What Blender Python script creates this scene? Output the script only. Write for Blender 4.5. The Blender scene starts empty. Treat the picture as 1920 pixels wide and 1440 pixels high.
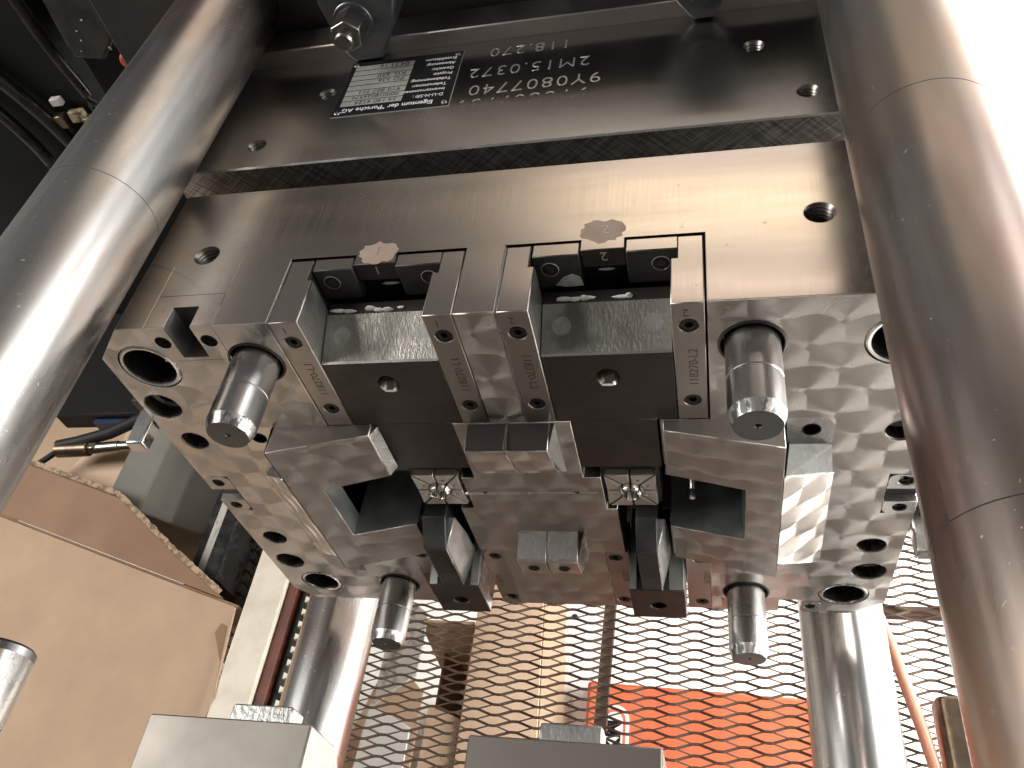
import bpy, bmesh, math, random
from mathutils import Vector, Matrix
from mathutils.geometry import tessellate_polygon
random.seed(7)
S = 0.001          # all lengths below are millimetres
sc = bpy.context.scene
COL = sc.collection

# ------------------------------------------------------------------ camera
cam_d = bpy.data.cameras.new('camera'); cam = bpy.data.objects.new('camera', cam_d); COL.objects.link(cam)
RIGHT = Vector((0.973771, 0.121491, -0.192379)); DOWN = Vector((-0.028376, -0.774065, -0.632470)); FWD = Vector((-0.225753, 0.621340, -0.750314))
m = Matrix((RIGHT, -DOWN, -FWD)).transposed().to_4x4(); m.translation = Vector((0.10886, -0.28092, 0.28472))
cam.matrix_world = m
cam_d.sensor_width = 36; cam_d.lens = 36 * 1601.08 / 1920; cam_d.clip_start = 0.01; cam_d.clip_end = 50
sc.camera = cam
# ------------------------------------------------------------------ world, lamps, exposure
w = bpy.data.worlds.new('World'); sc.world = w; w.use_nodes = True
bg = w.node_tree.nodes['Background']; bg.inputs[0].default_value = (0.96, 0.93, 0.90, 1); bg.inputs[1].default_value = 0.145
def area(name, loc, target, sx, sy, power, col):
    d = bpy.data.lights.new(name, 'AREA'); d.shape = 'RECTANGLE'; d.size = sx; d.size_y = sy; d.energy = power; d.color = col
    o = bpy.data.objects.new(name, d); COL.objects.link(o); o.location = loc
    o.rotation_euler = (Vector(target) - Vector(loc)).to_track_quat('-Z', 'Y').to_euler(); return o
area('window_light_right', (1.85, -0.25, 0.55), (0.1, -0.1, -0.25), 1.4, 1.5, 24, (1.0, 0.99, 0.97))
area('window_light_low', (2.50, 0.45, 0.05), (0.15, 0.15, -1.05), 2.2, 1.3, 165, (1.0, 0.97, 0.93))
for yy, wd, pw, cc in ((1.47, 0.10, 1.0, (1.0, 0.80, 0.66)), (1.67, 0.06, 0.7, (1.0, 0.86, 0.70)), (1.84, 0.16, 2.1, (1.0, 0.80, 0.58)), (2.10, 0.08, 0.9, (1.0, 0.86, 0.78))):
    area('top_band_light', (0.45, yy, 1.45), (0.45 - 0.1, yy - 0.9, 0.0), 1.6, wd, pw, cc)  # unseen warm strips added to band the reflections on the plate tops
area('fill_light_left', (-1.80, -0.10, 1.25), (-0.5, 0.0, -0.4), 0.8, 1.3, 52, (1.0, 0.97, 0.93))  # unseen fill added to brighten the cardboard at left
area('wall_fill_light', (1.25, 0.20, -0.1), (0.62, 1.0, -0.5), 0.8, 0.8, 60, (1.0, 0.98, 0.95))  # unseen lamp added to whiten the rear wall
area('window_light_high', (1.85, 1.45, 1.40), (0.0, 0.0, 0.0), 1.1, 0.7, 13, (1.0, 0.99, 0.97))
vs = sc.view_settings; vs.view_transform = 'Standard'; vs.look = 'None'; vs.exposure = 0.0; vs.gamma = 1.0
sc.render.engine = 'CYCLES'

# ------------------------------------------------------------------ materials
MAT = {}
def new_mat(name):
    m = bpy.data.materials.new(name); m.use_nodes = True; nt = m.node_tree
    MAT[name] = m
    return m, nt, nt.nodes['Principled BSDF']
def N(nt, typ, **kw):
    n = nt.nodes.new(typ)
    for k, v in kw.items():
        if k.startswith('i_'): n.inputs[int(k[2:])].default_value = v
        else: setattr(n, k, v)
    return n
def L(nt, a, b): nt.links.new(a, b)
def math_n(nt, op, a, b=None, c=None):
    n = nt.nodes.new('ShaderNodeMath'); n.operation = op
    for i, x in enumerate((a, b, c)):
        if x is None: continue
        if isinstance(x, (int, float)): n.inputs[i].default_value = x
        else: nt.links.new(x, n.inputs[i])
    return n.outputs[0]
def noise(nt, scale, detail=4, stretch=(1, 1, 1), rough=0.6):
    tc = N(nt, 'ShaderNodeTexCoord'); mp = N(nt, 'ShaderNodeMapping'); mp.inputs['Scale'].default_value = stretch
    L(nt, tc.outputs['Object'], mp.inputs['Vector'])
    n = N(nt, 'ShaderNodeTexNoise'); n.inputs['Scale'].default_value = scale; n.inputs['Detail'].default_value = detail; n.inputs['Roughness'].default_value = rough
    L(nt, mp.outputs[0], n.inputs['Vector']); return n.outputs['Fac']
def ramp(nt, fac, p0, c0, p1, c1):
    r = N(nt, 'ShaderNodeMapRange'); r.inputs['From Min'].default_value = p0; r.inputs['From Max'].default_value = p1
    r.inputs['To Min'].default_value = c0; r.inputs['To Max'].default_value = c1; L(nt, fac, r.inputs['Value']); return r.outputs[0]
def mixc(nt, fac, a, b):
    mx = N(nt, 'ShaderNodeMix', data_type='RGBA')
    if isinstance(fac, (int, float)): mx.inputs[0].default_value = fac
    else: L(nt, fac, mx.inputs[0])
    for i, c in ((6, a), (7, b)):
        if isinstance(c, tuple): mx.inputs[i].default_value = (*c, 1)
        else: L(nt, c, mx.inputs[i])
    return mx.outputs[2]
def bump(nt, b, h, strength, dist=0.0004):
    bm = N(nt, 'ShaderNodeBump'); bm.inputs['Strength'].default_value = strength; bm.inputs['Distance'].default_value = dist
    L(nt, h, bm.inputs['Height']); L(nt, bm.outputs[0], b.inputs['Normal'])
def simple(name, col, rough=0.5, metal=0.0, col2=None, nscale=40, stretch=(1, 1, 1), rvar=0.0, bstr=0.0, bscale=300, bstretch=(1, 1, 1), aniso=0.0, tangent=None, p=(0.35, 0.65)):
    mt, nt, b = new_mat(name)
    b.inputs['Base Color'].default_value = (*col, 1); b.inputs['Roughness'].default_value = rough; b.inputs['Metallic'].default_value = metal
    if col2 or rvar:
        f = noise(nt, nscale, 5, stretch); f = ramp(nt, f, p[0], 0, p[1], 1)
        if col2: L(nt, mixc(nt, f, col, col2), b.inputs['Base Color'])
        if rvar: L(nt, ramp(nt, f, 0, rough - rvar, 1, rough + rvar), b.inputs['Roughness'])
    if bstr: bump(nt, b, noise(nt, bscale, 4, bstretch), bstr)
    if aniso:
        b.inputs['Anisotropic'].default_value = aniso
        if tangent:
            cx = N(nt, 'ShaderNodeCombineXYZ'); 
            for i in range(3): cx.inputs[i].default_value = tangent[i]
            L(nt, cx.outputs[0], b.inputs['Tangent'])
    return mt

def jewelled(name, col, col2, pu, pv, r, rough, aniso=0.75, rk=0.8):
    """engine-turned steel: overlapping discs of circular scratches"""
    mt, nt, b = new_mat(name)
    tc = N(nt, 'ShaderNodeTexCoord')
    wob = N(nt, 'ShaderNodeTexNoise'); wob.inputs['Scale'].default_value = 28; wob.inputs['Detail'].default_value = 1
    L(nt, tc.outputs['Object'], wob.inputs['Vector'])
    sp = N(nt, 'ShaderNodeSeparateXYZ'); L(nt, tc.outputs['Object'], sp.inputs[0])
    sw = N(nt, 'ShaderNodeSeparateColor'); L(nt, wob.outputs['Color'], sw.inputs[0])
    x = math_n(nt, 'ADD', math_n(nt, 'MULTIPLY', sp.outputs[0], 1000), math_n(nt, 'MULTIPLY', sw.outputs[0], 7))
    z = math_n(nt, 'ADD', math_n(nt, 'MULTIPLY', sp.outputs[2], 1000), math_n(nt, 'MULTIPLY', sw.outputs[1], 7))
    j0 = math_n(nt, 'FLOOR', math_n(nt, 'DIVIDE', z, pv))
    def cand(dj):
        j = math_n(nt, 'ADD', j0, dj)
        cz = math_n(nt, 'MULTIPLY', math_n(nt, 'ADD', j, 0.5), pv)
        off = math_n(nt, 'MULTIPLY', math_n(nt, 'FLOORED_MODULO', j, 2.0), 0.5)
        i = math_n(nt, 'ADD', math_n(nt, 'ADD', math_n(nt, 'FLOOR', math_n(nt, 'SUBTRACT', math_n(nt, 'DIVIDE', x, pu), off)), 0.5), off)
        cx = math_n(nt, 'MULTIPLY', i, pu)
        dx = math_n(nt, 'SUBTRACT', x, cx); dz = math_n(nt, 'SUBTRACT', z, cz)
        d = math_n(nt, 'SQRT', math_n(nt, 'ADD', math_n(nt, 'MULTIPLY', dx, dx), math_n(nt, 'MULTIPLY', dz, dz)))
        cv = N(nt, 'ShaderNodeCombineXYZ'); L(nt, dx, cv.inputs[0]); L(nt, dz, cv.inputs[2])
        cc = N(nt, 'ShaderNodeCombineXYZ'); L(nt, i, cc.inputs[0]); L(nt, j, cc.inputs[1])
        return cv.outputs[0], d, cc.outputs[0]
    def mixv(f, a, bb):
        mx = N(nt, 'ShaderNodeMix', data_type='VECTOR'); L(nt, f, mx.inputs[0]); L(nt, a, mx.inputs[4]); L(nt, bb, mx.inputs[5]); return mx.outputs[1]
    def mixf(f, a, bb):
        mx = N(nt, 'ShaderNodeMix', data_type='FLOAT'); L(nt, f, mx.inputs[0]); L(nt, a, mx.inputs[2]); L(nt, bb, mx.inputs[3]); return mx.outputs[0]
    va, da, ca = cand(-1); vb, db, cb = cand(0); vc, dc, cc = cand(1)
    fb = math_n(nt, 'LESS_THAN', db, r); fa = math_n(nt, 'LESS_THAN', da, r)
    v = mixv(fa, mixv(fb, vc, vb), va); d = mixf(fa, mixf(fb, dc, db), da); c = mixv(fa, mixv(fb, cc, cb), ca)
    L(nt, v, b.inputs['Tangent']); b.inputs['Anisotropic'].default_value = aniso
    wn = N(nt, 'ShaderNodeTexWhiteNoise', noise_dimensions='2D'); L(nt, c, wn.inputs['Vector'])
    rings = N(nt, 'ShaderNodeTexNoise', noise_dimensions='1D'); L(nt, math_n(nt, 'ADD', math_n(nt, 'MULTIPLY', d, 1.15), math_n(nt, 'MULTIPLY', wn.outputs[0], 50)), rings.inputs['W'])
    rings.inputs['Scale'].default_value = 1.0; rings.inputs['Detail'].default_value = 3
    smudge = ramp(nt, noise(nt, 14, 4), 0.35, 0, 0.68, 1)
    f = math_n(nt, 'ADD', math_n(nt, 'MULTIPLY', wn.outputs[0], 0.5), math_n(nt, 'MULTIPLY', smudge, 0.5))
    f = math_n(nt, 'ADD', f, math_n(nt, 'MULTIPLY', math_n(nt, 'SUBTRACT', rings.outputs[0], 0.5), rk))
    L(nt, mixc(nt, f, col, col2), b.inputs['Base Color'])
    b.inputs['Metallic'].default_value = 1
    rg = math_n(nt, 'ADD', ramp(nt, wn.outputs[0], 0, rough - 0.05, 1, rough + 0.05), math_n(nt, 'MULTIPLY', math_n(nt, 'SUBTRACT', rings.outputs[0], 0.5), 0.26))
    rg = math_n(nt, 'ADD', rg, math_n(nt, 'MULTIPLY', smudge, 0.06))
    L(nt, rg, b.inputs['Roughness'])
    bump(nt, b, rings.outputs[0], 0.07, 0.0003)
    return mt

jewelled('turned_steel', (0.60, 0.565, 0.53), (0.50, 0.46, 0.425), 29, 18, 19, 0.36, 0.86, 0.7)
jewelled('turned_block', (0.55, 0.515, 0.48), (0.43, 0.395, 0.365), 26, 16, 16.5, 0.40, 0.62, 0.6)
def ground(name, c1, c2, rough):
    mt, nt, b = new_mat(name)
    lines = noise(nt, 1.0, 2, (1400, 18, 1)); broad = noise(nt, 9, 4, (0.3, 2.4, 1)); spots = noise(nt, 120, 3)
    f = ramp(nt, broad, 0.3, 0, 0.7, 1)
    c = mixc(nt, f, c1, c2); c = mixc(nt, ramp(nt, spots, 0.70, 0, 0.78, 0.6), c, (0.16, 0.14, 0.12))
    L(nt, c, b.inputs['Base Color']); b.inputs['Metallic'].default_value = 1
    L(nt, math_n(nt, 'ADD', ramp(nt, f, 0, rough - 0.04, 1, rough + 0.05), math_n(nt, 'MULTIPLY', math_n(nt, 'SUBTRACT', lines, 0.5), 0.09)), b.inputs['Roughness'])
    b.inputs['Anisotropic'].default_value = 0.9
    cx = N(nt, 'ShaderNodeCombineXYZ'); cx.inputs[0].default_value = 1; L(nt, cx.outputs[0], b.inputs['Tangent'])
    bump(nt, b, lines, 0.04, 0.0003)
ground('ground_steel', (0.60, 0.555, 0.51), (0.50, 0.455, 0.41), 0.20)
ground('ground_steel_b', (0.54, 0.52, 0.49), (0.46, 0.44, 0.415), 0.23)
simple('strip_steel', (0.43, 0.395, 0.37), 0.36, 1, (0.36, 0.325, 0.30), 30, (1, 1, 1), 0.05, 0.06, 700, (1, 1, 1))
simple('slide_steel', (0.088, 0.077, 0.070), 0.42, 0.85, (0.064, 0.056, 0.051), 35, (1, 1, 1), 0.07, 0.05, 500)
simple('black_steel', (0.05, 0.052, 0.05), 0.48, 0.7, (0.075, 0.078, 0.075), 40, (1, 1, 1), 0.08, 0.06, 600)
simple('dark_green_steel', (0.25, 0.27, 0.26), 0.42, 0.8, (0.34, 0.36, 0.345), 45, (2, 1, 0.4), 0.1, 0.08, 400, (2, 1, 0.3))
simple('scraped_steel', (0.52, 0.52, 0.50), 0.42, 0.9, (0.33, 0.325, 0.31), 60, (1, 1, 0.5), 0.12, 0.55, 420, (1.4, 1, 0.35), p=(0.4, 0.6))
simple('block_grey', (0.30, 0.275, 0.245), 0.45, 0.85, (0.24, 0.22, 0.198), 16, (1, 1, 1), 0.05, 0.05, 500)
simple('scraped_grey', (0.26, 0.265, 0.25), 0.5, 0.85, (0.17, 0.17, 0.16), 80, (1, 1, 1), 0.1, 0.4, 400)
simple('worn_wedge', (0.44, 0.42, 0.38), 0.42, 0.95, (0.20, 0.188, 0.165), 45, (1, 0.6, 0.6), 0.10, 0.7, 520, (1.3, 0.5, 0.5), p=(0.38, 0.62))
simple('bright_steel', (0.66, 0.655, 0.64), 0.26, 1, (0.58, 0.57, 0.55), 60, (1, 1, 1), 0.05, 0.05, 500)
simple('pin_steel', (0.50, 0.49, 0.475), 0.29, 1, (0.46, 0.45, 0.44), 50, (1, 0.2, 1), 0.06, 0.05, 700, (2, 0.15, 2))
simple('pin_tip_steel', (0.62, 0.62, 0.60), 0.40, 0.9, (0.10, 0.10, 0.098), 230, (1, 0.45, 1), 0.12, 0.5, 400, p=(0.44, 0.55))
simple('pin_end_steel', (0.12, 0.122, 0.122), 0.42, 0.9, (0.12, 0.12, 0.12), 60, (1, 1, 1), 0.06, 0.05)
simple('screw_black', (0.022, 0.021, 0.02), 0.42, 0.6, (0.04, 0.037, 0.034), 90, (1, 1, 1), 0.1, 0.05)
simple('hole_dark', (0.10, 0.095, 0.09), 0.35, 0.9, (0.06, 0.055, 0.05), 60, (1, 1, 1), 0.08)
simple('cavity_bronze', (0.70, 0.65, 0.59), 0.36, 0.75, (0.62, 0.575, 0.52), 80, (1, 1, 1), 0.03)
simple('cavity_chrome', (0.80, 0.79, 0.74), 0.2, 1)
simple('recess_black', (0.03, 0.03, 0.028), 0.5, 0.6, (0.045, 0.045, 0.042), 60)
simple('mark_paint', (0.30, 0.225, 0.175), 0.75, 0.15, (0.36, 0.28, 0.22), 90)
simple('engraving_light', (0.60, 0.585, 0.56), 0.42, 0.9)
simple('engraving_dark', (0.16, 0.145, 0.13), 0.45, 1)
simple('grease', (0.86, 0.86, 0.83), 0.45, 0.0, (0.70, 0.70, 0.66), 120, bstr=0.4, bscale=300)
simple('dry_grease', (0.50, 0.50, 0.48), 0.6, 0.2, (0.34, 0.335, 0.32), 220, bstr=0.6, bscale=500)
simple('plate_black', (0.012, 0.012, 0.012), 0.38, 0.0)
simple('plate_silver', (0.62, 0.605, 0.57), 0.42, 0.6, (0.52, 0.50, 0.47), 80)
simple('ink_black', (0.015, 0.015, 0.015), 0.5)
simple('ink_white', (0.75, 0.75, 0.74), 0.5)
simple('ink_faded', (0.30, 0.285, 0.265), 0.5)
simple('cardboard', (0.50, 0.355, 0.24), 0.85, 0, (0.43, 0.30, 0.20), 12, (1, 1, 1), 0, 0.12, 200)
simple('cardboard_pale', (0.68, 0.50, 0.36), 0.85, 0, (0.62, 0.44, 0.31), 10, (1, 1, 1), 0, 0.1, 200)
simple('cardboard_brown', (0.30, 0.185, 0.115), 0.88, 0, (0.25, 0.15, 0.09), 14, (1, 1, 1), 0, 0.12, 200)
simple('cardboard_edge', (0.46, 0.335, 0.225), 0.9, 0, (0.20, 0.13, 0.08), 150, (1, 1, 1), 0, 0.6, 220, p=(0.42, 0.58))
simple('olive_paint', (0.235, 0.225, 0.19), 0.5, 0, (0.18, 0.17, 0.145), 8, (1, 1, 1), 0.05, 0.05, 120)
simple('cream_paint', (0.72, 0.66, 0.55), 0.55, 0, (0.60, 0.53, 0.43), 25, (1, 1, 1), 0.05, 0.1, 150, p=(0.45, 0.7))
simple('grimy_white', (0.52, 0.50, 0.46), 0.6, 0, (0.10, 0.095, 0.085), 45, (1, 0.5, 1), 0, 0.1, 150, p=(0.52, 0.66))
simple('red_oxide', (0.17, 0.045, 0.025), 0.6, 0, (0.09, 0.03, 0.02), 30)
simple('oily_black', (0.012, 0.012, 0.011), 0.32, 0.2, (0.03, 0.028, 0.025), 60, (1, 1, 1), 0.12, 0.2, 90)
simple('platen_dark', (0.03, 0.031, 0.03), 0.5, 0.3, (0.05, 0.045, 0.04), 20, (1, 1, 1), 0.1, 0.1, 80)
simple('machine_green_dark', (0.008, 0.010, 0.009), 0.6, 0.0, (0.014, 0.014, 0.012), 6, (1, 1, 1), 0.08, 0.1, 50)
simple('clamp_steel', (0.10, 0.105, 0.11), 0.36, 0.8, (0.16, 0.165, 0.17), 50, (1, 1, 1), 0.08, 0.1, 300)
simple('nut_steel', (0.34, 0.32, 0.29), 0.30, 1, (0.22, 0.20, 0.18), 70, (1, 1, 1), 0.06, 0.1, 300)
simple('mesh_brown', (0.085, 0.05, 0.03), 0.85, 0.0, (0.065, 0.04, 0.025), 60, bstr=0.2)
simple('orange_plastic', (0.78, 0.17, 0.075), 0.55, 0, (0.72, 0.15, 0.065), 10)
simple('floor_white', (0.80, 0.785, 0.75), 0.6, 0, (0.72, 0.70, 0.66), 4, (1, 1, 1), 0.05, 0.05, 40)
simple('paper_white', (0.80, 0.79, 0.77), 0.7)
simple('hose_copper', (0.52, 0.235, 0.15), 0.42, 0.0, (0.46, 0.20, 0.13), 60)
simple('thread_steel', (0.20, 0.185, 0.17), 0.33, 1, (0.12, 0.11, 0.10), 60)
simple('score_dark', (0.03, 0.03, 0.03), 0.95, 0.0)
simple('reflection_brown', (0.165, 0.13, 0.105), 0.5, 0, (0.12, 0.095, 0.078), 8)
simple('rubber_black', (0.02, 0.02, 0.02), 0.55)
simple('fitting_brown', (0.16, 0.12, 0.085), 0.32, 0.8, (0.09, 0.07, 0.05), 50)
simple('blue_plastic', (0.015, 0.025, 0.07), 0.4)
simple('red_paint', (0.45, 0.06, 0.035), 0.4)
simple('yellow_grime', (0.30, 0.25, 0.14), 0.6, 0, (0.05, 0.045, 0.035), 60, p=(0.45, 0.55))
for _n, _v in (('machine_green_dark', 0.12), ('ink_black', 0.1), ('plate_black', 0.15), ('platen_dark', 0.3), ('rubber_black', 0.25)):
    MAT[_n].node_tree.nodes['Principled BSDF'].inputs['Specular IOR Level'].default_value = _v
# tie bars: hard chrome with oily smears along the length, red and golden reflections painted in
def bar_material():
    mt, nt, b = new_mat('bar_chrome')
    n1 = noise(nt, 7, 5, (1.6, 0.35, 1.6)); n2 = noise(nt, 70, 4, (1, 0.10, 1)); n3 = noise(nt, 400, 2)
    f = ramp(nt, n1, 0.40, 0, 0.64, 1)
    spots = ramp(nt, n3, 0.70, 0, 0.74, 1)
    refl = noise(nt, 5.5, 4, (1.3, 0.55, 1.3)); c0 = mixc(nt, f, (0.58, 0.575, 0.565), (0.33, 0.322, 0.31))
    c0 = mixc(nt, ramp(nt, refl, 0.50, 0, 0.66, 0.8), c0, (0.37, 0.225, 0.18)); c0 = mixc(nt, ramp(nt, noise(nt, 4.0, 3, (1.5, 0.4, 1.5)), 0.55, 0, 0.72, 0.7), c0, (0.60, 0.47, 0.32))
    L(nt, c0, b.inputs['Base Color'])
    rg = math_n(nt, 'ADD', ramp(nt, f, 0, 0.22, 1, 0.40), math_n(nt, 'MULTIPLY', math_n(nt, 'SUBTRACT', n2, 0.5), 0.16))
    L(nt, math_n(nt, 'ADD', rg, math_n(nt, 'MULTIPLY', spots, 0.2)), b.inputs['Roughness'])
    b.inputs['Metallic'].default_value = 1
    bump(nt, b, n2, 0.05, 0.0004)
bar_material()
# ground wall with cross-hatched grinding marks
def hatch_material():
    mt, nt, b = new_mat('crosshatch_steel')
    tc = N(nt, 'ShaderNodeTexCoord'); h = None
    for ang in (0.62, -0.75):
        m0 = N(nt, 'ShaderNodeMapping'); m0.inputs['Rotation'].default_value = (0, ang, 0); L(nt, tc.outputs['Object'], m0.inputs['Vector'])
        mp = N(nt, 'ShaderNodeMapping'); mp.inputs['Scale'].default_value = (40, 1, 700); L(nt, m0.outputs[0], mp.inputs['Vector'])
        n = N(nt, 'ShaderNodeTexNoise'); n.inputs['Scale'].default_value = 1; n.inputs['Detail'].default_value = 2; L(nt, mp.outputs[0], n.inputs['Vector'])
        h = n.outputs['Fac'] if h is None else math_n(nt, 'MULTIPLY', h, n.outputs['Fac'])
    f = ramp(nt, h, 0.16, 0, 0.36, 1)
    L(nt, mixc(nt, f, (0.17, 0.16, 0.15), (0.42, 0.40, 0.375)), b.inputs['Base Color'])
    b.inputs['Metallic'].default_value = 1; b.inputs['Roughness'].default_value = 0.42
    bump(nt, b, h, 0.3)
hatch_material()

# ------------------------------------------------------------------ mesh helpers
def circ(cx, cz, r, n=32, a0=0.0): return [(cx + r * math.cos(a0 + 2 * math.pi * i / n), cz + r * math.sin(a0 + 2 * math.pi * i / n)) for i in range(n)]
def hexa(cx, cz, r, a0=0.0): return circ(cx, cz, r, 6, a0)
def rrect(x0, x1, z0, z1, r, n=5):
    out = []
    for cx, cz, a in ((x1 - r, z1 - r, 0), (x0 + r, z1 - r, 90), (x0 + r, z0 + r, 180), (x1 - r, z0 + r, 270)):
        for i in range(n + 1):
            t = math.radians(a + 90 * i / n); out.append((cx + r * math.cos(t), cz + r * math.sin(t)))
    return out
class MB:
    def __init__(s): s.v = []; s.f = []
    def P(s, axis, uv, a):
        u, v = uv
        return {'y': (u, a, v), 'x': (a, u, v), 'z': (u, v, a)}[axis]
    def add(s, pts, faces):
        b = len(s.v); s.v += [tuple(p) for p in pts]; s.f += [tuple(b + i for i in f) for f in faces]
    def face(s, pts): s.add(pts, [tuple(range(len(pts)))])
    def fill(s, axis, loops, a):
        flat = [p for l in loops for p in l]
        tris = tessellate_polygon([[Vector((p[0], p[1], 0)) for p in l] for l in loops])
        s.add([s.P(axis, p, a) for p in flat], tris)
    def wall(s, axis, loop, a0, a1, loop1=None):
        n = len(loop); loop1 = loop1 or loop
        s.add([s.P(axis, p, a0) for p in loop] + [s.P(axis, p, a1) for p in loop1], [(i, (i + 1) % n, n + (i + 1) % n, n + i) for i in range(n)])
    def extr(s, loop, axis, a0, a1, blind=(), through=(), front=True, back=True):
        if front:
            if blind or through: s.fill(axis, [loop] + [l for l, d in blind] + list(through), a0)
            else: s.face([s.P(axis, p, a0) for p in loop])
        if back:
            if through: s.fill(axis, [loop] + list(through), a1)
            else: s.face([s.P(axis, p, a1) for p in loop])
        s.wall(axis, loop, a0, a1)
        sg = 1 if a1 > a0 else -1
        for l, d in blind: s.wall(axis, l, a0, a0 + sg * d); s.face([s.P(axis, p, a0 + sg * d) for p in l])
        for l in through: s.wall(axis, l, a0, a1)
    def box(s, x0, x1, y0, y1, z0, z1): s.extr([(x0, z0), (x1, z0), (x1, z1), (x0, z1)], 'y', y0, y1)
    def lathe(s, axis, c, prof, n=32, cap0=True, cap1=True):
        rings = []
        for r, a in prof:
            rings.append(len(s.v)); s.v += [s.P(axis, p, a) for p in circ(c[0], c[1], r, n)]
        for k in range(len(prof) - 1):
            a, b = rings[k], rings[k + 1]
            s.f += [(a + i, a + (i + 1) % n, b + (i + 1) % n, b + i) for i in range(n)]
        if cap0: s.f.append(tuple(rings[0] + i for i in range(n)))
        if cap1: s.f.append(tuple(rings[-1] + i for i in range(n)))
    def tube(s, pts, r, n=12):
        rings = []
        for k, p in enumerate(pts):
            p = Vector(p); t = (Vector(pts[min(k + 1, len(pts) - 1)]) - Vector(pts[max(k - 1, 0)])).normalized()
            u = t.cross(Vector((0, 0, 1)));
            if u.length < 1e-3: u = t.cross(Vector((1, 0, 0)))
            u.normalize(); vv = t.cross(u); rings.append(len(s.v))
            rr = r[k] if isinstance(r, (list, tuple)) else r
            s.v += [tuple(p + rr * (math.cos(2 * math.pi * i / n) * u + math.sin(2 * math.pi * i / n) * vv)) for i in range(n)]
        for a, b in zip(rings, rings[1:]): s.f += [(a + i, a + (i + 1) % n, b + (i + 1) % n, b + i) for i in range(n)]
        s.f += [tuple(rings[0] + i for i in range(n)), tuple(rings[-1] + i for i in range(n))]
    def blob(s, c, rad, seed=0, n=10):
        rnd = random.Random(seed); rings = []
        for j in range(1, n // 2):
            th = math.pi * j / (n // 2); ring = len(s.v); rings.append(ring)
            for i in range(n):
                ph = 2 * math.pi * i / n; k = rnd.uniform(0.75, 1.2)
                s.v.append((c[0] + rad[0] * k * math.sin(th) * math.cos(ph), c[1] + rad[1] * k * math.sin(th) * math.sin(ph), c[2] + rad[2] * math.cos(th)))
        for a, b in zip(rings, rings[1:]): s.f += [(a + i, a + (i + 1) % n, b + (i + 1) % n, b + i) for i in range(n)]
        s.f += [tuple(rings[0] + i for i in range(n)), tuple(rings[-1] + i for i in range(n))]
    def mirror(s, x0=0.0):
        o = MB(); o.v = [(2 * x0 - p[0], p[1], p[2]) for p in s.v]; o.f = [tuple(reversed(f)) for f in s.f]; return o
    def mesh(s, name, weld=True, smooth=True, angle=32):
        me = bpy.data.meshes.new(name)
        me.from_pydata([(p[0] * S, p[1] * S, p[2] * S) for p in s.v], [], s.f)
        bm = bmesh.new(); bm.from_mesh(me)
        if weld: bmesh.ops.remove_doubles(bm, verts=bm.verts, dist=2e-6)
        bmesh.ops.recalc_face_normals(bm, faces=bm.faces); bm.to_mesh(me); bm.free()
        if smooth:
            me.shade_smooth(); me.set_sharp_from_angle(angle=math.radians(angle))
        return me
def obj(name, data, mat=None, parent=None, loc=None):
    o = bpy.data.objects.new(name, data); COL.objects.link(o)
    if mat and data is not None and not data.materials: data.materials.append(MAT[mat])
    if loc: o.location = Vector(loc) * S
    if parent is not None:
        o.parent = parent
        p = parent; t = Vector((0, 0, 0))
        while p is not None: t += p.location; p = p.parent
        if loc is None: o.location = -t
        else: o.location = Vector(loc) * S - t
    return o
def build(mb, name, mat, parent=None, bevel=0.0, seg=1, **kw):
    o = obj(name, mb.mesh(name, **kw), mat, parent)
    if bevel:
        b = o.modifiers.new('bevel', 'BEVEL'); b.width = bevel * S; b.segments = seg; b.limit_method = 'ANGLE'; b.angle_limit = math.radians(35); b.harden_normals = False
    return o
def thing(name, label, cat, loc=(0, 0, 0), group=None):
    o = bpy.data.objects.new(name, None); COL.objects.link(o); o.location = Vector(loc) * S; o.empty_display_size = 0.02
    o['label'] = label; o['category'] = cat
    if group: o['group'] = group
    return o
def tag(o, label, cat, group=None):
    o['label'] = label; o['category'] = cat
    if group: o['group'] = group
    return o
def setting(o): o['kind'] = 'structure'; return o
def text(body, size, mat, parent, origin, udir, vdir, name='lettering', depth=0.12, align='LEFT', clip=None, width=1.0, bold=0.0, space=1.0):
    """flat lettering: origin mm, udir reading direction, vdir up direction of the glyphs"""
    cu = bpy.data.curves.new('t', 'FONT'); cu.body = body; cu.size = size * S; cu.extrude = depth * S / 2; cu.align_x = align; cu.resolution_u = 3; cu.offset = bold * S; cu.space_character = space
    tmp = bpy.data.objects.new('t', cu); COL.objects.link(tmp)
    dg = bpy.context.evaluated_depsgraph_get(); dg.update()
    me = bpy.data.meshes.new_from_object(tmp.evaluated_get(dg)); bpy.data.objects.remove(tmp); bpy.data.curves.remove(cu)
    me.name = name
    u = Vector(udir).normalized(); v = Vector(vdir).normalized(); n = u.cross(v)
    M = Matrix((u * width, v, n)).transposed().to_4x4(); M.translation = Vector(origin) * S
    me.transform(M)
    if clip:
        bm = bmesh.new(); bm.from_mesh(me)
        bmesh.ops.bisect_plane(bm, geom=bm.verts[:] + bm.edges[:] + bm.faces[:], plane_co=Vector(clip[0]) * S, plane_no=Vector(clip[1]), clear_outer=True)
        bm.to_mesh(me); bm.free()
    me.materials.clear()
    return obj(name, me, mat, parent)
def copy_part(o, parent, loc):
    c = o.copy(); COL.objects.link(c); c.parent = parent
    p = parent; t = Vector((0, 0, 0))
    while p is not None: t += p.location; p = p.parent
    c.location = Vector(loc) * S - t
    return c

# ------------------------------------------------------------------ floor
mb = MB(); mb.face([(-4000, -3000, -1050), (4000, -3000, -1050), (4000, 4000, -1050), (-4000, 4000, -1050)])
setting(build(mb, 'floor', 'floor_white'))

mb = MB(); mb.box(430, 3500, 1000, 1050, -1050, 150); setting(build(mb, 'wall', 'paper_white'))
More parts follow.
